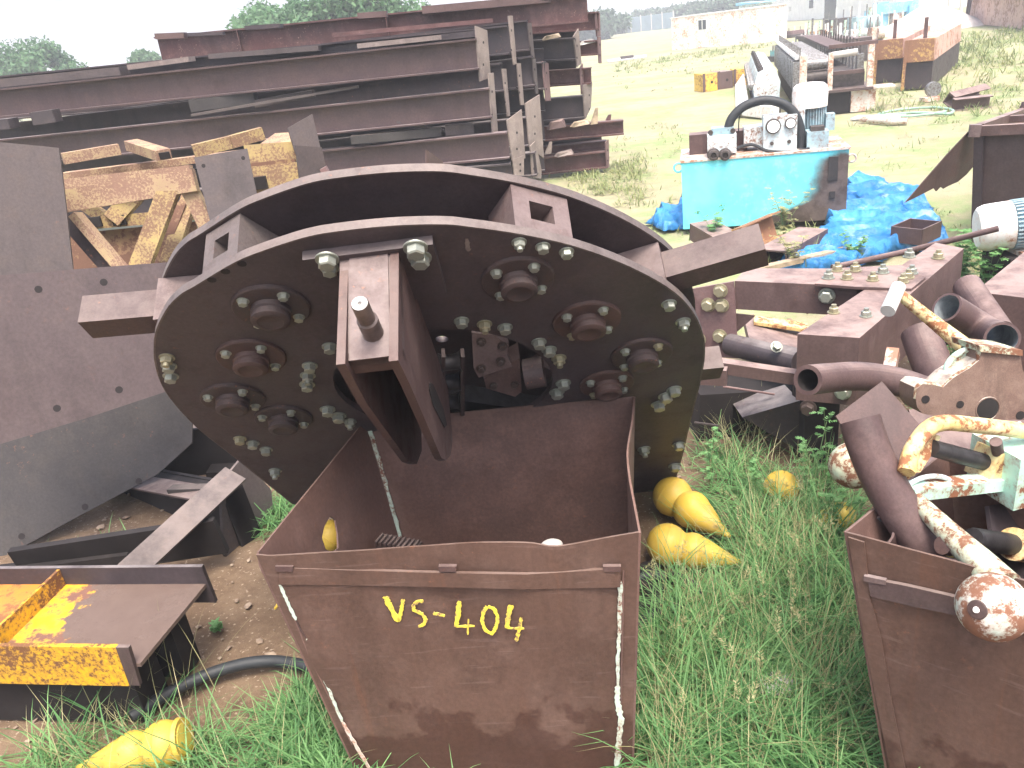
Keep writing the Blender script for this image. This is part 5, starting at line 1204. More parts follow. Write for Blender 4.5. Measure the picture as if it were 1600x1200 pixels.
# ---- container, walls, building
def facade(name, label, cat, x0,x1,yb0,yb1,h_,dep,mat):
    A_, B_ = Z(x0,yb0), Z(x1,yb1); e = (B_-A_); w_ = e.length; e.normalize(); f = V((-e.y,e.x,0)); t = thing(name, label, cat, (A_+B_)/2+f*(dep/2))
    def q(u,v,z): return A_+e*(w_*u)+f*v+V((0,0,z))
    obj('wall', hexa(NB(), [q(0,0,0),q(1,0,0),q(1,dep,0),q(0,dep,0)],[q(0,0,h_),q(1,0,h_),q(1,dep,h_),q(0,dep,h_)],.02), mat, t)
    def pan(u0,u1,z0,z1,m_,nm,par=None,pr=.02): return obj(nm, hexa(NB(), [q(u0,-pr,z0),q(u1,-pr,z0),q(u1,-.001,z0),q(u0,-.001,z0)],[q(u0,-pr,z1),q(u1,-pr,z1),q(u1,-.001,z1),q(u0,-.001,z1)],0), m_, par or t)
    return t, pan, q
t, pan, q = facade('shipping_container', 'white container cabin with a small window and rust streaks, beyond the sand', 'container', 1050,1190,79,67,1.78,2.4,'container')
wn = pan(.315,.42,.95,1.55,'wall_white','window'); pan(.325,.362,1.0,1.5,'glass_dark','pane',wn,.026); pan(.372,.41,1.0,1.5,'glass_dark','pane',wn,.026)
pan(.31,.425,.05,.9,'container','door_panel'); 
for u in (.005,.15,.30,.44,.58,.72,.86,.985): pan(u,u+.008,.02,1.76,'container','rib',None,.03)
obj('roof', hexa(NB(), [q(-.01,-.05,1.781),q(1.01,-.05,1.781),q(1.01,2.45,1.781),q(-.01,2.45,1.781)],[q(-.01,-.05,1.83),q(1.01,-.05,1.83),q(1.01,2.45,1.83),q(-.01,2.45,1.83)],.01), 'wall_white', t)
t, pan, q = facade('white_building', 'long low white building with dark door and small window openings at the back', 'building', 1203,1400,34,24,3.2,6,'wall_white')
d_ = pan(.53,.62,.0,1.9,'glass_dark','door'); w1 = pan(.40,.435,1.0,1.7,'glass_dark','window'); pan(.17,.19,.9,1.3,'concrete','vent'); pan(.21,.23,.9,1.3,'concrete','vent')
obj('roof', hexa(NB(), [q(-.01,-.3,3.201),q(1.01,-.3,3.201),q(1.01,6.3,3.201),q(-.01,6.3,3.201)],[q(-.01,-.3,3.32),q(1.01,-.3,3.32),q(1.01,6.3,3.5),q(-.01,6.3,3.5)],.01), 'concrete', t)
t, pan, q = facade('small_kiosk', 'small pale blue kiosk between the container and the white building', 'kiosk', 1186,1206,52,49,2.0,2,'pale_blue')
pan(.15,.85,.9,1.6,'wall_white','window'); obj('roof', hexa(NB(), [q(-.1,-.2,2.001),q(1.1,-.2,2.001),q(1.1,2.2,2.001),q(-.1,2.2,2.001)],[q(-.1,-.2,2.06),q(1.1,-.2,2.06),q(1.1,2.2,2.2),q(-.1,2.2,2.2)],.01), 'sky_blue', t)
bf2 = thing('press_frame', 'sky blue portal press frame behind the chutes', 'press', Z(1398,50))
A_, B_ = Z(1374,52), Z(1422,47); up = V((0,0,1)); Hh = px(44,A_)
obj('column', bar(NB(), A_, A_+up*Hh, .55,.5,up=V((0,1,0))), 'sky_blue', bf2); obj('column', bar(NB(), B_, B_+up*Hh*.8, .45,.5,up=V((0,1,0))), 'sky_blue', bf2)
obj('crosshead', bar(NB(), A_+up*(Hh*.78)-V((.2,0,0)), B_+up*(Hh*.78)+V((.3,0,0)), .5,.45), 'sky_blue', bf2)
obj('ram', bar(NB(), A_.lerp(B_,.5)+up*.1, A_.lerp(B_,.5)+up*Hh*.7, .4,.4,up=V((0,1,0))), 'white_rust', bf2)
for k,xx in enumerate((1352,1358,1364)): obj('gas_tube', tube(NB(), [Z(xx,56), Z(xx,56)+up*(Hh*(.8+.1*k))], .10, 10), ('sky_blue','mint','pale_blue')[k], bf2)
# sand heap
bm = NB(); c = Z(1452,46); n1 = 26
L = [[bm.verts.new((c.x+math.cos(a)*r*2.7*(1+.12*noise.noise(V((math.cos(a)*2,math.sin(a)*2,r)))), c.y+math.sin(a)*r*2.2, 1.25*(1-r)**1.1*(1+.1*noise.noise(V((a,r*3,2))))-.02)) for a in [2*math.pi*i/n1 for i in range(n1)]] for r in (1,.82,.64,.46,.28,.12,.03)]
for i in range(6):
    for j in range(n1): bm.faces.new((L[i][j],L[i][(j+1)%n1],L[i+1][(j+1)%n1],L[i+1][j]))
bm.faces.new(L[-1]); solo('gravel_heap', bm, 'concrete', 'pale heap of sand right of the sky blue press frame', 'heap')
# brown shed
t = thing('tin_shed', 'faded peach brown tin shed with a dark roof edge at the top right', 'shed', Z(1570,44))
A_, B_ = Z(1512,36), Z(1680,54); e = (B_-A_); w_ = e.length; e.normalize(); f = V((-e.y,e.x,0)); h_ = px(40,A_)
obj('wall', hexa(NB(), [A_,B_,B_+f*3,A_+f*3],[p+V((0,0,h_)) for p in (A_,B_,B_+f*3,A_+f*3)],.01), 'peach', t)
obj('corner_post', bar(NB(), A_-e*.12-f*.06, A_+e*.1-f*.06+V((0,0,h_)), .14,.1,up=f), 'frame', t); obj('brace', bar(NB(), A_+e*.15-f*.05, A_+e*.55-f*.05+V((0,0,h_*.95)), .06,.06,up=f), 'frame', t)
obj('roof', hexa(NB(), [A_-e*.3-f*.35+V((0,0,h_)),B_-f*.35+V((0,0,h_)),B_+f*3.3+V((0,0,h_+.5)),A_-e*.3+f*3.3+V((0,0,h_+.5))],[A_-e*.3-f*.35+V((0,0,h_+.08)),B_-f*.35+V((0,0,h_+.08)),B_+f*3.3+V((0,0,h_+.6)),A_-e*.3+f*3.3+V((0,0,h_+.6))],.005), 'frame', t)
for lab,x in (('thin grey pole left of the tin shed, left of two',1481),('thin grey pole left of the tin shed, right of two',1500)):
    p = Z(x,29); solo('pole', tube(NB(), [p, p+V((0,0,3.2))], [.09,.075], 12), 'concrete', lab, 'pole')
c = Z(1200,60); t = thing('wheel_spool', 'dark round wheel machine standing right of the container', 'machine', c)
obj('wheel', tube(NB(), [q for q in ring(c+V((0,0,.75)), V((1,0,0)), V((0,0,1)), .62, 24)]+[ring(c+V((0,0,.75)), V((1,0,0)), V((0,0,1)), .62, 24)[0]], .10, 10, 0, False), 'spool', t)
for k in range(4):
    a_ = k*math.pi/4; d_ = V((math.cos(a_)*.6,0,math.sin(a_)*.6)); obj('spoke', bar(NB(), c+V((0,0,.75))-d_, c+V((0,0,.75))+d_, .06,.06,up=V((0,1,0))), 'spool', t)
obj('body', box(NB(), c+V((.1,.25,0)), .7,.5,.9,0,.05), 'spool', t)
# far sheet fence
A_, B_ = Z(890,61), Z(1052,44); e = (B_-A_); Lf = e.length; e.normalize(); hf = px(23,B_); t = thing('sheet_fence', 'pale blue grey corrugated sheet fence far beyond the sand', 'fence', (A_+B_)/2)
bm = NB(); n_ = 220; lo = []; hi = []
for i in range(n_+1):
    p = A_+e*(Lf*i/n_)+V((0,(.12 if i%2 else -.12),0)); lo.append(bm.verts.new(p+V((0,0,-.1)))); hi.append(bm.verts.new(p+V((0,0,hf))))
for i in range(n_): bm.faces.new((lo[i],lo[i+1],hi[i+1],hi[i]))
obj('sheeting', bm, 'fence_blue', t, None, 10)
for k in range(12): p = A_+e*(Lf*k/11)+V((0,-.3,0)); obj('post', bar(NB(), p, p+V((0,0,hf+.2)), .15,.15,up=V((0,1,0))), 'concrete', t)
bm = NB(); hexa(bm, [Z(950,98)+V((0,0,0)),Z(1010,90),Z(1010,87),Z(950,95)],[p+V((0,0,.06)) for p in (Z(950,98),Z(1010,90),Z(1010,87),Z(950,95))],.0); solo('concrete_strip', bm, 'concrete', 'pale grey concrete strip on the sand right of the big pile', 'concrete strip')
solo('dark_block', box(NB(), Z(980,93), .7,.3,.2,0,.02), 'spool', 'small dark block on the pale concrete strip right of the big pile', 'block')

# ================================================================== TREES
def quads(P0, N, U, W_, H_, tint, name, mat):
    """many small leaf faces in one mesh"""
    n = len(P0); T = np.cross(N, U); T /= np.linalg.norm(T,axis=1)[:,None]+1e-9; U2 = np.cross(T, N)
    a = P0-T*W_[:,None]*.5; b = P0+T*W_[:,None]*.5; c = P0+T*W_[:,None]*.2+U2*H_[:,None]; d = P0-T*W_[:,None]*.2+U2*H_[:,None]
    v = np.stack([a,b,c,d],1).reshape(-1,3); me = bpy.data.meshes.new(name)
    me.vertices.add(n*4); me.vertices.foreach_set('co', v.ravel()); me.loops.add(n*4); me.loops.foreach_set('vertex_index', np.arange(n*4))
    me.polygons.add(n); me.polygons.foreach_set('loop_start', np.arange(n)*4); me.update(calc_edges=True)
    at = me.attributes.new('tint','FLOAT','POINT'); at.data.foreach_set('value', np.repeat(tint,4).astype(np.float32)); me.materials.append(M[mat]); return me
def meshobj(name, me, root): 
    o = bpy.data.objects.new(name, me); COL.objects.link(o); o.parent = root; ROOT[o] = ROOT[root]; return o
def tree(label, base, h, rx, nleaf, mat='tree_leaf', trunk=.35, leaf=.28, name='tree', group=None, seed=0, low=.25):
    r = np.random.default_rng(seed); rd = random.Random(seed)
    t = thing(name, label, 'tree' if name == 'tree' else 'bush', base, group)
    bm = NB(); top = h*.72; tr = h*.035
    tube(bm, smoothpath([base, base+V((rx*.05,0,h*trunk)), base+V((-rx*.04,0,top))],4), [tr*(1-.75*i/8) for i in range(9)], 10)
    cl = []
    for k in range(26):
        a = rd.uniform(0,2*math.pi); rr = rx*math.sqrt(rd.random())*.85; zz = h*(low+(.86-low)*rd.random())
        f = 1-abs((zz/h-.55)/.55)**2; c = np.array([math.cos(a)*rr*max(.35,f), math.sin(a)*rr*max(.35,f)*.8, zz]); cl.append((c, rx*rd.uniform(.20,.38)))
        if k < 9:
            st = base+V((0,0,h*rd.uniform(trunk*.7,.6))); tube(bm, [st, st.lerp(base+V(c),.55)+V((0,0,.1)), base+V(c)], [tr*.4,tr*.25,tr*.08], 6)
    obj('trunk', bm, 'bark', t)
    idx = r.integers(0,len(cl),nleaf); C = np.array([c for c,_ in cl])[idx]; S = np.array([s for _,s in cl])[idx]
    d = r.normal(size=(nleaf,3)); d /= np.linalg.norm(d,axis=1)[:,None]; rad = S*(r.random(nleaf)**.45)
    p = C + d*rad[:,None]*np.array([1,1,.75]); n = d*.6+r.normal(size=(nleaf,3))*.6+np.array([0,0,.4]); n /= np.linalg.norm(n,axis=1)[:,None]
    u = r.normal(size=(nleaf,3)); me = quads(p, n, u, leaf*r.uniform(.6,1.3,nleaf), leaf*r.uniform(.8,1.6,nleaf), np.clip(r.random(nleaf)*.6+.4*r.random(len(cl))[idx],0,1), 'crown', mat)
    meshobj('crown', me, t); return t
def tpos(x, Y): p = P(x, 100, Y); return V((p.x, Y, 0))
def hpix(x, y, Y): return P(x,y,Y).z
tree('round green tree at the far left beyond the pile', tpos(38,52), hpix(45,58,52), 3.2, 15000, seed=1, leaf=.16)
tree('broad green tree at the far left edge', tpos(-45,52), hpix(-45,70,52), 3.2, 12000, seed=2, leaf=.16)
tree('tall broad tree above the middle of the pile', tpos(520,40), hpix(520,-32,40), 4.6, 30000, seed=3, leaf=.15)
tree('tree left of the tallest one above the pile', tpos(440,42), hpix(440,-14,42), 2.6, 15000, seed=4, leaf=.15)
tree('tree right of the tallest one above the pile', tpos(600,41), hpix(600,-14,41), 2.4, 15000, seed=5, leaf=.15)
tree('small pale tree seen just left of the top beam', tpos(232,60), hpix(232,66,60), 1.6, 6000, seed=6, leaf=.15)
tree('tiny tree between the far left trees and the pile', tpos(165,75), hpix(165,98,75), 1.6, 5000, seed=7, leaf=.18)
tree('small tree peeking over the left end of the top beam', tpos(300,60), hpix(300,36,60), 2.0, 6000, seed=71, leaf=.15)
k = 0
for x,yt,Y in ((885,22,150),(935,20,118),(962,25,150),(990,22,165),(1018,17,165),(1046,12,160),(1075,8,150),(1104,4,140),(1130,-2,130),(1156,-6,125),(1185,-8,118)):
    tree(f'bushy far tree over the sheet fence, number {k+1} from the left', tpos(x,Y), max(2.4,hpix(x,yt,Y)), 4.2, 5000, 'bush_leaf', leaf=.4, seed=20+k, group='far trees over the fence', low=.1); k += 1
def hillstrip():
    bm = NB(); lo=[]; hi=[]; rr=[]
    for i in range(61):
        x = -900+1900*i/60; h_ = 9+5*noise.noise(V((x*.004,0,3)))+3*noise.noise(V((x*.02,0,1)))
        lo.append(bm.verts.new((x,560,-2))); hi.append(bm.verts.new((x,640,h_))); rr.append(bm.verts.new((x,760,-2)))
    for i in range(60): bm.faces.new((lo[i],lo[i+1],hi[i+1],hi[i])); bm.faces.new((hi[i],hi[i+1],rr[i+1],rr[i]))
    solo('hills', bm, 'hill', None, None, kind='structure')
hillstrip()
# ================================================================== SMALL THINGS ON THE GROUND
def float_(label, c, tip, r1, r2, mat='float', cup=False):
    ax_ = (tip-c); L_ = ax_.length; ax_.normalize(); pr = []
    if cup: pr += [(-r1*.95,r1*.70),(-r1*.97,r1*.86),(-r1*.80,r1*.93)]
    z = -.70 if cup else -1.0
    while z < .70:
        pr.append((z*r1, r1*math.sqrt(max(.0004,1-z*z)))); z += .09
    zn = .74*r1; rn = pr[-1][1]*.93; pr.append((zn, rn)); zc = zn+math.sqrt(max(0,r2*r2-rn*rn))
    z = -math.sqrt(max(0,1-(rn/r2)**2))+.08
    while z < .55:
        pr.append((zc+z*r2, r2*math.sqrt(1-z*z))); z += .09
    z0, q0 = pr[-1]; Lt = max(L_, z0+r2*1.1)
    for k in range(1,8):
        u = k/7; pr.append((z0+(Lt-z0)*u, q0*(1-u)**1.05*.92+r2*.10))
    pr.append((Lt+.004, .001))
    t = thing('plastic_float', label, 'float', V((c.x,c.y,c.z-r1)))
    obj('shell', lathe(NB(), c, ax_, pr, 32), mat, t, None, 60)
    zs = pr[len(pr)//2][0]; obj('mould_seam', tube(NB(), [c+ax_*(.0)+q for q in [v-V((0,0,0)) for v in ring(V((0,0,0)), *frame_of(ax_)[1:], r1*1.004, 32)]]+[c+ring(V((0,0,0)), *frame_of(ax_)[1:], r1*1.004, 32)[0]], .0016, 6, 0, False), mat, t)
    if cup: obj('open_end', lathe(NB(), c-ax_*(r1*.955), -ax_, [(0,r1*.66),(.002,r1*.66)], 28), 'float_pale', t)
    return t
c = Z(1051,776,.10); float_('upper yellow plastic float lying in the grass right of the hopper painted VS-404', c, Z(1140,838,.06), px(31,c), px(29,c))
c = Z(1043,851,.085); float_('lower yellow plastic float with a long tip, right of the hopper painted VS-404', c, Z(1160,880,.04), px(33,c), px(28,c))
c = Z(1221,762,.07); float_('yellow plastic float half sunk in the grass before the bolted box frame', c, c+V((.08,.05,-.20)), px(27,c), px(22,c))
c = Z(1315,806,.06); float_('pale yellow float nearly hidden in grass at the corner of the right hopper', c, c+V((-.14,.02,-.05)), px(22,c), px(18,c), 'float_pale')
c = Z(255,1163,.07); float_('yellow plastic float with a cup end in the grass at the lower left', c, Z(120,1200,.03), px(36,c), px(33,c), cup=True)
c = Z(519,838,.30)+V((-.12,.06,0)); c = P(517,836,2.45); float_('yellow float seen through the slot in the side of the hopper painted VS-404', c, c+V((-.25,-.05,-.25)), .055, .045)
solo('rubber_hose', tube(NB(), smoothpath([Z(205,1120,.04),Z(265,1082,.045),Z(330,1052,.045),Z(390,1036,.045),Z(440,1034,.035),Z(500,1045,.03)],6), .022, 12), 'rubber', 'black rubber hose lying on bare earth left of the hopper painted VS-404', 'hose')
solo('rubber_hose', tube(NB(), smoothpath([Z(985,905,.03),Z(1020,900,.035),Z(1060,905,.04),Z(1090,925,.035),Z(1060,950,.03),Z(1020,962,.03),Z(990,985,.02)],6), .024, 12), 'rubber', 'black rubber hose curled in the grass right of the hopper painted VS-404', 'hose')
bm = NB()
for k in range(8):
    p = Z(1005+random.uniform(-12,25),885+k*9,.02+.02*random.random()); ball(bm, p, .03, (1.6,1,.6), 10)
solo('rag', bm, 'void', 'dark oily rag bundled beside the lower yellow float', 'rag')
bm = NB(); ball(bm, Z(1215,1070,.03), .045, (1.6,1.2,.5), 14); solo('plastic_scrap', bm, 'concrete', 'pale scrap of plastic lying deep in the grass between the hoppers', 'scrap')
solo('white_block', bar(NB(), P(1396,548,2.9), P(1390,578,2.85), .045, .06), 'white_rust', 'small white block behind the bent pipe at the end of the bolted frame', 'block')
# pebbles: too many to count
def pebbles():
    vs=[]; fs=[]; r = np.random.default_rng(5)
    ico = NB(); bmesh.ops.create_icosphere(ico, subdivisions=1, radius=1); iv = np.array([v.co[:] for v in ico.verts]); ifc = [[v.index for v in f.verts] for f in ico.faces]; ico.free()
    for k in range(2600):
        y = r.uniform(1.4,5.5); x = r.uniform(-3.2,4.2); s = r.gamma(2,.0030)+.002
        b = len(vs)*0+k*len(iv); vs.append(iv*s*np.array([r.uniform(.8,1.6),r.uniform(.8,1.4),.55])*(1+.25*r.normal(size=(len(iv),1)))+np.array([x,y,s*.1-.004])); fs += [[b+i for i in f] for f in ifc]
    me = bpy.data.meshes.new('pebbles'); me.from_pydata(np.concatenate(vs).tolist(), [], fs); me.materials.append(M['concrete_peb']); finish(me,60)
    o = bpy.data.objects.new('pebbles', me); COL.objects.link(o); tag(o, 'small pale pebbles scattered over bare brown earth', 'pebbles', kind='stuff')
M['concrete_peb'] = plain('pebble_stone', (.34,.27,.20), .85, 0, .6, 20, (.16,.11,.08))
pebbles()
# ---- grass
def blades(pos, h, lean, az, w, tint, name, mat, label, bend=1.0, seg=4):
    n = len(pos); S = seg+1
    t = np.linspace(0,1,S); d = np.stack([np.cos(az),np.sin(az)],1); side = np.stack([-np.sin(az),np.cos(az)],1)
    ang = lean[:,None]+bend*t[None,:]*(lean[:,None]*.9+.35)          # angle from vertical grows along the blade
    ang = np.minimum(ang, 2.2)
    ds = (h/seg)[:,None]; hz = np.cumsum(np.sin(ang)*ds,1)-np.sin(ang[:,:1])*ds; vz = np.cumsum(np.cos(ang)*ds,1)-np.cos(ang[:,:1])*ds
    wd = w[:,None]*np.array([.75,1,.85,.55,.06])[None,:S]/2
    cx = pos[:,0,None]+d[:,0,None]*hz; cy = pos[:,1,None]+d[:,1,None]*hz; cz = np.maximum(pos[:,2,None]+vz, .004)
    L = np.stack([cx-side[:,0,None]*wd, cy-side[:,1,None]*wd, cz],2); Rr = np.stack([cx+side[:,0,None]*wd, cy+side[:,1,None]*wd, cz],2)
    v = np.stack([L,Rr],2).reshape(n,S*2,3); base = (np.arange(n)*S*2)[:,None]
    f = np.concatenate([base+np.array([2*k,2*k+1,2*k+3,2*k+2])[None,:] for k in range(seg)],1).reshape(-1,4)
    me = bpy.data.meshes.new(name); me.vertices.add(n*S*2); me.vertices.foreach_set('co', v.ravel()); me.loops.add(len(f)*4); me.loops.foreach_set('vertex_index', f.ravel())
    me.polygons.add(len(f)); me.polygons.foreach_set('loop_start', np.arange(len(f))*4); me.polygons.foreach_set('use_smooth', np.ones(len(f),bool)); me.update(calc_edges=True)
    at = me.attributes.new('tint','FLOAT','POINT'); at.data.foreach_set('value', np.repeat(tint,S*2).astype(np.float32)); me.materials.append(M[mat])
    o = bpy.data.objects.new(name, me); COL.objects.link(o); tag(o, label, 'grass', kind='stuff'); return o
def region(pxs, n, rg):
    poly_ = [(Z(x,y).x, Z(x,y).y) for x,y in pxs]; xs_ = [p[0] for p in poly_]; ys_ = [p[1] for p in poly_]; out = []
    while len(out) < n:
        x = rg.uniform(min(xs_),max(xs_)); y = rg.uniform(min(ys_),max(ys_))
        if inside(x,y,poly_): out.append((x,y))
    return np.array(out)
def tufts(pxs, ntuft, per, hr, rg, spread=.05, thin=None):
    c = region(pxs, ntuft, rg); idx = np.repeat(np.arange(ntuft), per); p = c[idx]+rg.normal(size=(len(idx),2))*spread
    hs = rg.uniform(*hr, ntuft)[idx]*rg.uniform(.5,1.15,len(idx)); az = rg.uniform(0,2*np.pi,len(idx)); tt = np.clip(.55*rg.random(ntuft)[idx]+.45*rg.random(len(idx)),0,1)
    keep = np.array([not (inside(x,y,HOPF) or inside(x,y,HOP2)) and noise.noise(V((x*2.6,y*2.6,.5)))+.35*noise.noise(V((x*7,y*7,2))) > -.24 for x,y in p])
    return p[keep], hs[keep], az[keep], tt[keep]
HOPF = [(p.x,p.y) for p in (f1+V((-.02,-.01,0)), f2+V((.02,-.01,0)), g1+V((.02,.02,0)), g2+V((-.02,.02,0)))]
HOPF = [(fb1.x-.03,fb1.y-.02),(fb2.x+.015,fb2.y-.02),(g1.x+.02,g1.y+.02),(g2.x+.1,g2.y+.02)]
HOP2 = [(h1.x-.0,h1.y-.01),(h2.x,h2.y-.02),(h2.x+.3,h2.y+.6),(h3.x,h3.y)]
HOP2 = [(hb1.x-.02,hb1.y-.02),(hb2.x,hb2.y-.02),(h2.x+.3,h2.y+.7),(h3.x+.05,h3.y)]
rg = np.random.default_rng(11); parts = []
parts.append(tufts([(992,1010),(1020,960),(1110,905),(1180,820),(1230,775),(1330,800),(1335,900),(1385,1080),(1420,1240),(985,1240)], 380, 24, (.16,.40), rg))
parts.append(tufts([(1085,760),(1110,700),(1250,720),(1330,780),(1330,830),(1150,830)], 60, 16, (.12,.30), rg))
parts.append(tufts([(-60,1230),(-60,1150),(60,1110),(180,1130),(330,1120),(440,1100),(500,1140),(560,1240),(300,1260)], 62, 20, (.16,.36), rg))
parts.append(tufts([(440,1060),(480,1060),(540,1180),(570,1240),(470,1240)], 60, 22, (.12,.26), rg))
parts.append(tufts([(500,1215),(1000,1215),(1000,1290),(500,1290)], 50, 9, (.10,.24), rg))
parts.append(tufts([(385,850),(420,780),(460,790),(450,850)], 22, 18, (.12,.28), rg))
parts.append(tufts([(100,870),(210,850),(210,880),(90,900)], 14, 12, (.1,.2), rg))
p_ = np.concatenate([a[0] for a in parts]); h_ = np.concatenate([a[1] for a in parts]); a_ = np.concatenate([a[2] for a in parts]); t_ = np.concatenate([a[3] for a in parts]); n = len(p_)
blades(np.column_stack([p_, np.full(n,-.012)]), h_, rg.uniform(.10,1.0,n), a_, rg.uniform(.0026,.0072,n), t_, 'grass', 'grass', 'thick green grass growing between the two hoppers and at the lower left', bend=1.7)
# thin arching stalks and dry blades among it
parts = [tufts([(992,1010),(1100,905),(1230,775),(1330,800),(1385,1080),(1420,1240),(985,1240)], 420, 5, (.16,.38), rg), tufts([(-60,1230),(60,1120),(440,1060),(560,1240)], 80, 4, (.2,.36), rg), tufts([(1080,740),(1100,670),(1250,690),(1260,760)], 40, 5, (.2,.42), rg)]
p_ = np.concatenate([a[0] for a in parts]); h_ = np.concatenate([a[1] for a in parts]); a_ = np.concatenate([a[2] for a in parts]); t_ = np.concatenate([a[3] for a in parts]); n = len(p_)
blades(np.column_stack([p_, np.full(n,-.012)]), h_, rg.uniform(.05,.5,n), a_, rg.uniform(.0018,.003,n), t_, 'dry_grass', 'dry_grass', 'thin dry grass stalks standing among the green grass')
# foxtail seed heads
def foxtails():
    c = region([(1000,1000),(1100,905),(1230,775),(1330,800),(1385,1080),(1400,1200),(995,1200)], 60, rg); P0=[];N=[];U=[];T=[]
    for x,y in c:
        a = rg.uniform(0,6.28); b = np.array([x,y,rg.uniform(.16,.30)]); d = np.array([math.cos(a)*.7,math.sin(a)*.7,.55]); d/=np.linalg.norm(d); L_ = rg.uniform(.05,.09)
        for k in range(46):
            s = rg.random(); r_ = rg.normal(size=3); r_ -= d*(r_@d); r_ /= np.linalg.norm(r_); P0.append(b+d*L_*s+r_*.002); U.append(r_*.8+d*.6); N.append(np.cross(r_,d)); T.append(rg.random())
    n = len(P0); me = quads(np.array(P0), np.array(N), np.array(U), np.full(n,.0022), np.full(n,.010), np.array(T), 'seed_heads', 'dry_grass')
    o = bpy.data.objects.new('seed_heads', me); COL.objects.link(o); tag(o,'soft pale foxtail seed heads nodding over the green grass','grass seed heads',kind='stuff')
foxtails()
# sparse tufts over the yard, shorter and drier
parts = []
for pxs, nt, per, hr in (([(1095,400),(1110,365),(1260,355),(1270,390),(1180,425)],26,16,(.10,.22)),([(1180,430),(1290,395),(1330,410),(1290,430)],30,14,(.12,.3)),([(1480,410),(1600,330),(1660,420),(1600,520),(1500,500)],60,18,(.12,.3)),
    ([(870,275),(950,265),(1000,235),(1010,330),(960,320),(900,290)],120,14,(.08,.18)),([(940,230),(1060,180),(1070,330),(1010,345),(930,300)],40,10,(.06,.14)),([(1330,190),(1380,160),(1600,130),(1640,260),(1500,300),(1350,260)],90,10,(.06,.16)),
    ([(1300,140),(1480,95),(1660,90),(1660,190),(1470,190),(1330,180)],240,14,(.10,.25)),([(1420,60),(1660,40),(1660,100),(1470,100)],260,14,(.15,.4)),([(940,120),(1050,85),(1190,75),(1190,110),(1000,150)],130,8,(.06,.16)),([(1010,320),(1060,300),(1070,370),(1010,380)],16,10,(.08,.16)),
    ([(960,100),(1200,66),(1200,74),(960,115)],160,12,(.12,.3)),([(1330,330),(1500,320),(1520,400),(1440,420)],30,10,(.06,.15))):
    parts.append(tufts(pxs, nt, per, hr, rg, .09))
p_ = np.concatenate([a[0] for a in parts]); h_ = np.concatenate([a[1] for a in parts]); a_ = np.concatenate([a[2] for a in parts]); t_ = np.concatenate([a[3] for a in parts]); n = len(p_)
blades(np.column_stack([p_, np.full(n,-.02)]), h_, rg.uniform(.1,.8,n), a_, rg.uniform(.006,.014,n)*np.clip(p_[:,1]/8,.6,3), t_, 'yard_grass', 'yard_grass', 'sparse pale grass tufts scattered over the sandy yard')
# ---- leafy weeds
def weed(label, base, h, nst, seed, mat='leaf', spread=.5, lsz=.011):
    r = random.Random(seed); t = thing('weed_plant', label, 'weed', base); st = NB(); P0=[];N=[];U=[];W_=[];H_=[];T=[]
    for s in range(nst):
        a = r.uniform(0,6.28); l = r.uniform(.1,spread); hh = h*r.uniform(.6,1.05)
        pts = smoothpath([base, base+V((math.cos(a)*l*hh*.3, math.sin(a)*l*hh*.3, hh*.5)), base+V((math.cos(a)*l*hh, math.sin(a)*l*hh, hh))],5)
        tube(st, pts, [.0035*(1-.7*i/(len(pts)-1)) for i in range(len(pts))], 6)
        for k in range(9):
            q = pts[min(len(pts)-1, 3+int(k*(len(pts)-4)/8))]; b = r.uniform(0,6.28); dr = V((math.cos(b),math.sin(b),r.uniform(.1,.6))).normalized(); fl = h*r.uniform(.10,.22)
            sd = dr.cross(V((0,0,1))).normalized()
            for m in range(8):
                for sg in (-1,1):
                    f = (m+1)/8; pt = q+dr*(fl*f)+V((0,0,-.25*fl*f*f)); P0.append(pt); U.append((sd*sg+dr*.5)); N.append(V((r.uniform(-.3,.3),r.uniform(-.3,.3),1))); W_.append(lsz*r.uniform(.7,1.1)); H_.append(lsz*2.2*(1-.5*f)*r.uniform(.8,1.2)); T.append(r.random())
    obj('stem', st, 'grassstem', t)
    me = quads(np.array([p[:] for p in P0])-np.array(base[:]), np.array([(p.normalized())[:] for p in N]), np.array([(p.normalized())[:] for p in U]), np.array(W_), np.array(H_), np.array(T), 'leaves', mat)
    meshobj('leaves', me, t); return t
M['grassstem'] = plain('green_stem', (.16,.26,.10), .6, 0, .3, 10)
weed('leafy weed with feathery leaves growing between bolted frame leg and right hopper', Z(1268,790), .36, 4, 1, lsz=.008)
weed('leafy weed beside the bent pipe mouth, taller and paler', Z(1290,775), .46, 3, 2, lsz=.008)
weed('low leafy weed at the foot of the bolted frame leg', Z(1180,775), .20, 2, 3, lsz=.008)
weed('thin tall weed between the big wheel and the bolted frame', Z(1110,765), .30, 2, 4, lsz=.007)
weed('bushy weed in front of the right hopper corner', Z(1310,830), .22, 4, 5, lsz=.009)
weed('leafy weed under the stubby pipe behind the bent pipe', Z(1425,720), .45, 5, 6)
weed('weed clump by the white electric motor', Z(1500,450), .45, 7, 7, lsz=.016)
weed('second weed clump below the white electric motor, nearer the pipes', Z(1540,470), .45, 6, 8, lsz=.016)
weed('small weed sprouting from bare earth left of the hopper painted VS-404', Z(340,985), .05, 3, 9)
weed('straw coloured weed before the burnt part of the cyan tank', Z(1225,372), .45, 8, 10, 'dry_grass', .6, .014)
weed('pale weed left of the box section before the cyan tank', Z(1120,388), .35, 7, 11, 'leaf', .7, .015)
weed('dry weed by the timber batten', Z(1245,430), .40, 6, 12, 'dry_grass', .6, .013)
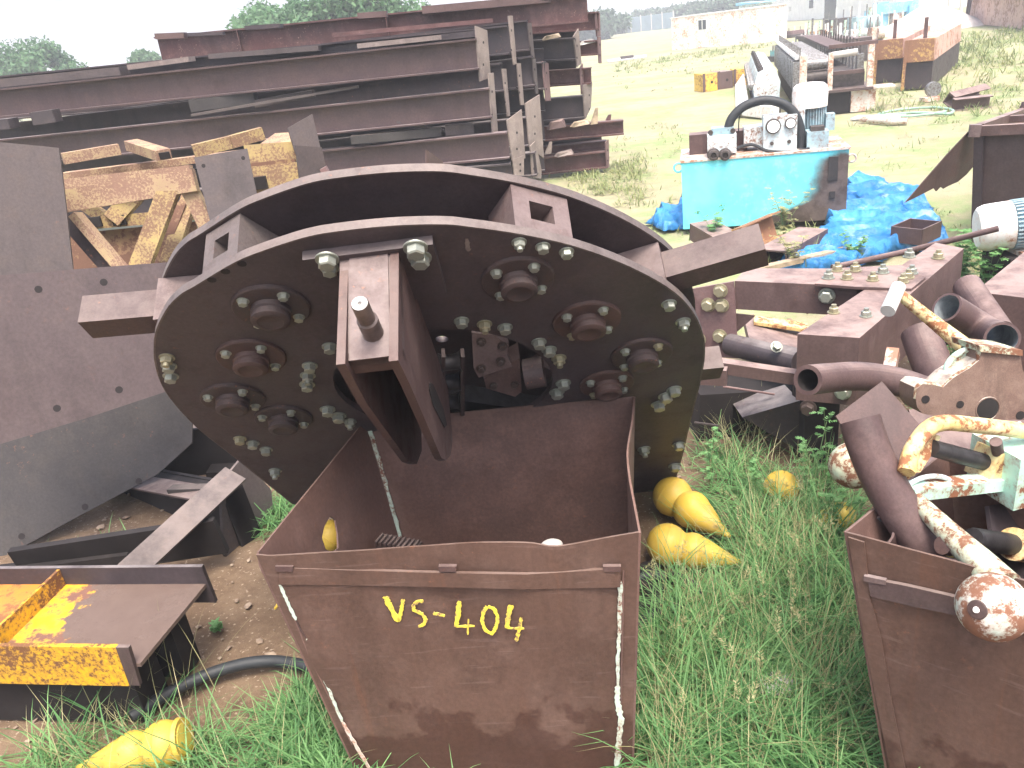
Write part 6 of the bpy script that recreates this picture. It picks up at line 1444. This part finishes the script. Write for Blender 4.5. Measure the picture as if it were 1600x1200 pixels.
weed('green weed at the end of the timber batten by the bolted frame', Z(1330,415), .28, 6, 13, 'leaf', .6, .013)
weed('weed growing through the rusty pipes at the right', Z(1490,600), .5, 5, 14)
# ================================================================== LIGHT
w = bpy.data.worlds.new('World'); scene.world = w; w.use_nodes = True
SUN_EL, SUN_AZ = R(68), R(12)      # azimuth: where the sun stands, from behind the camera (-Y) turning to -X
sd_ = V((math.sin(SUN_AZ)*math.cos(SUN_EL), -math.cos(SUN_AZ)*math.cos(SUN_EL), math.sin(SUN_EL)))   # towards the sun
sk = w.node_tree.nodes.new('ShaderNodeTexSky'); sk.sky_type = 'NISHITA'; sk.sun_disc = False
sk.sun_elevation = SUN_EL; sk.sun_rotation = math.atan2(sd_.x, sd_.y); sk.dust_density = 7.0; sk.air_density = 1.0; sk.ozone_density = 1.0
bg = w.node_tree.nodes['Background']; w.node_tree.links.new(sk.outputs[0], bg.inputs['Color']); bg.inputs['Strength'].default_value = .15
sl = bpy.data.lights.new('sun', 'SUN'); sl.energy = 1.1; sl.angle = R(18); sl.color = (1,.965,.92)
so = bpy.data.objects.new('sun', sl); COL.objects.link(so); so.rotation_euler = (-sd_).to_track_quat('-Z','Y').to_euler()
scene.view_settings.view_transform = 'Standard'; scene.view_settings.look = 'None'; scene.view_settings.exposure = 1.70; scene.view_settings.gamma = 1

# ================================================================== HAZE
hz = bpy.data.materials.new('haze_air'); hz.use_nodes = True; nt_ = hz.node_tree; nt_.nodes.clear()
o_ = nt_.nodes.new('ShaderNodeOutputMaterial'); v_ = nt_.nodes.new('ShaderNodeVolumePrincipled'); nt_.links.new(v_.outputs[0], o_.inputs['Volume'])
v_.inputs['Color'].default_value = (.92,.95,1,1); v_.inputs['Density'].default_value = .0034; v_.inputs['Anisotropy'].default_value = .0
bm = NB(); q_ = [V((-920,-30,0)),V((1020,-30,0)),V((1020,920,0)),V((-920,920,0))]
hexa(bm, [p+V((0,0,-3.5)) for p in q_],[p+V((0,0,24)) for p in q_],0); M['haze'] = hz
solo('haze', bm, 'haze', None, None, kind='stuff')
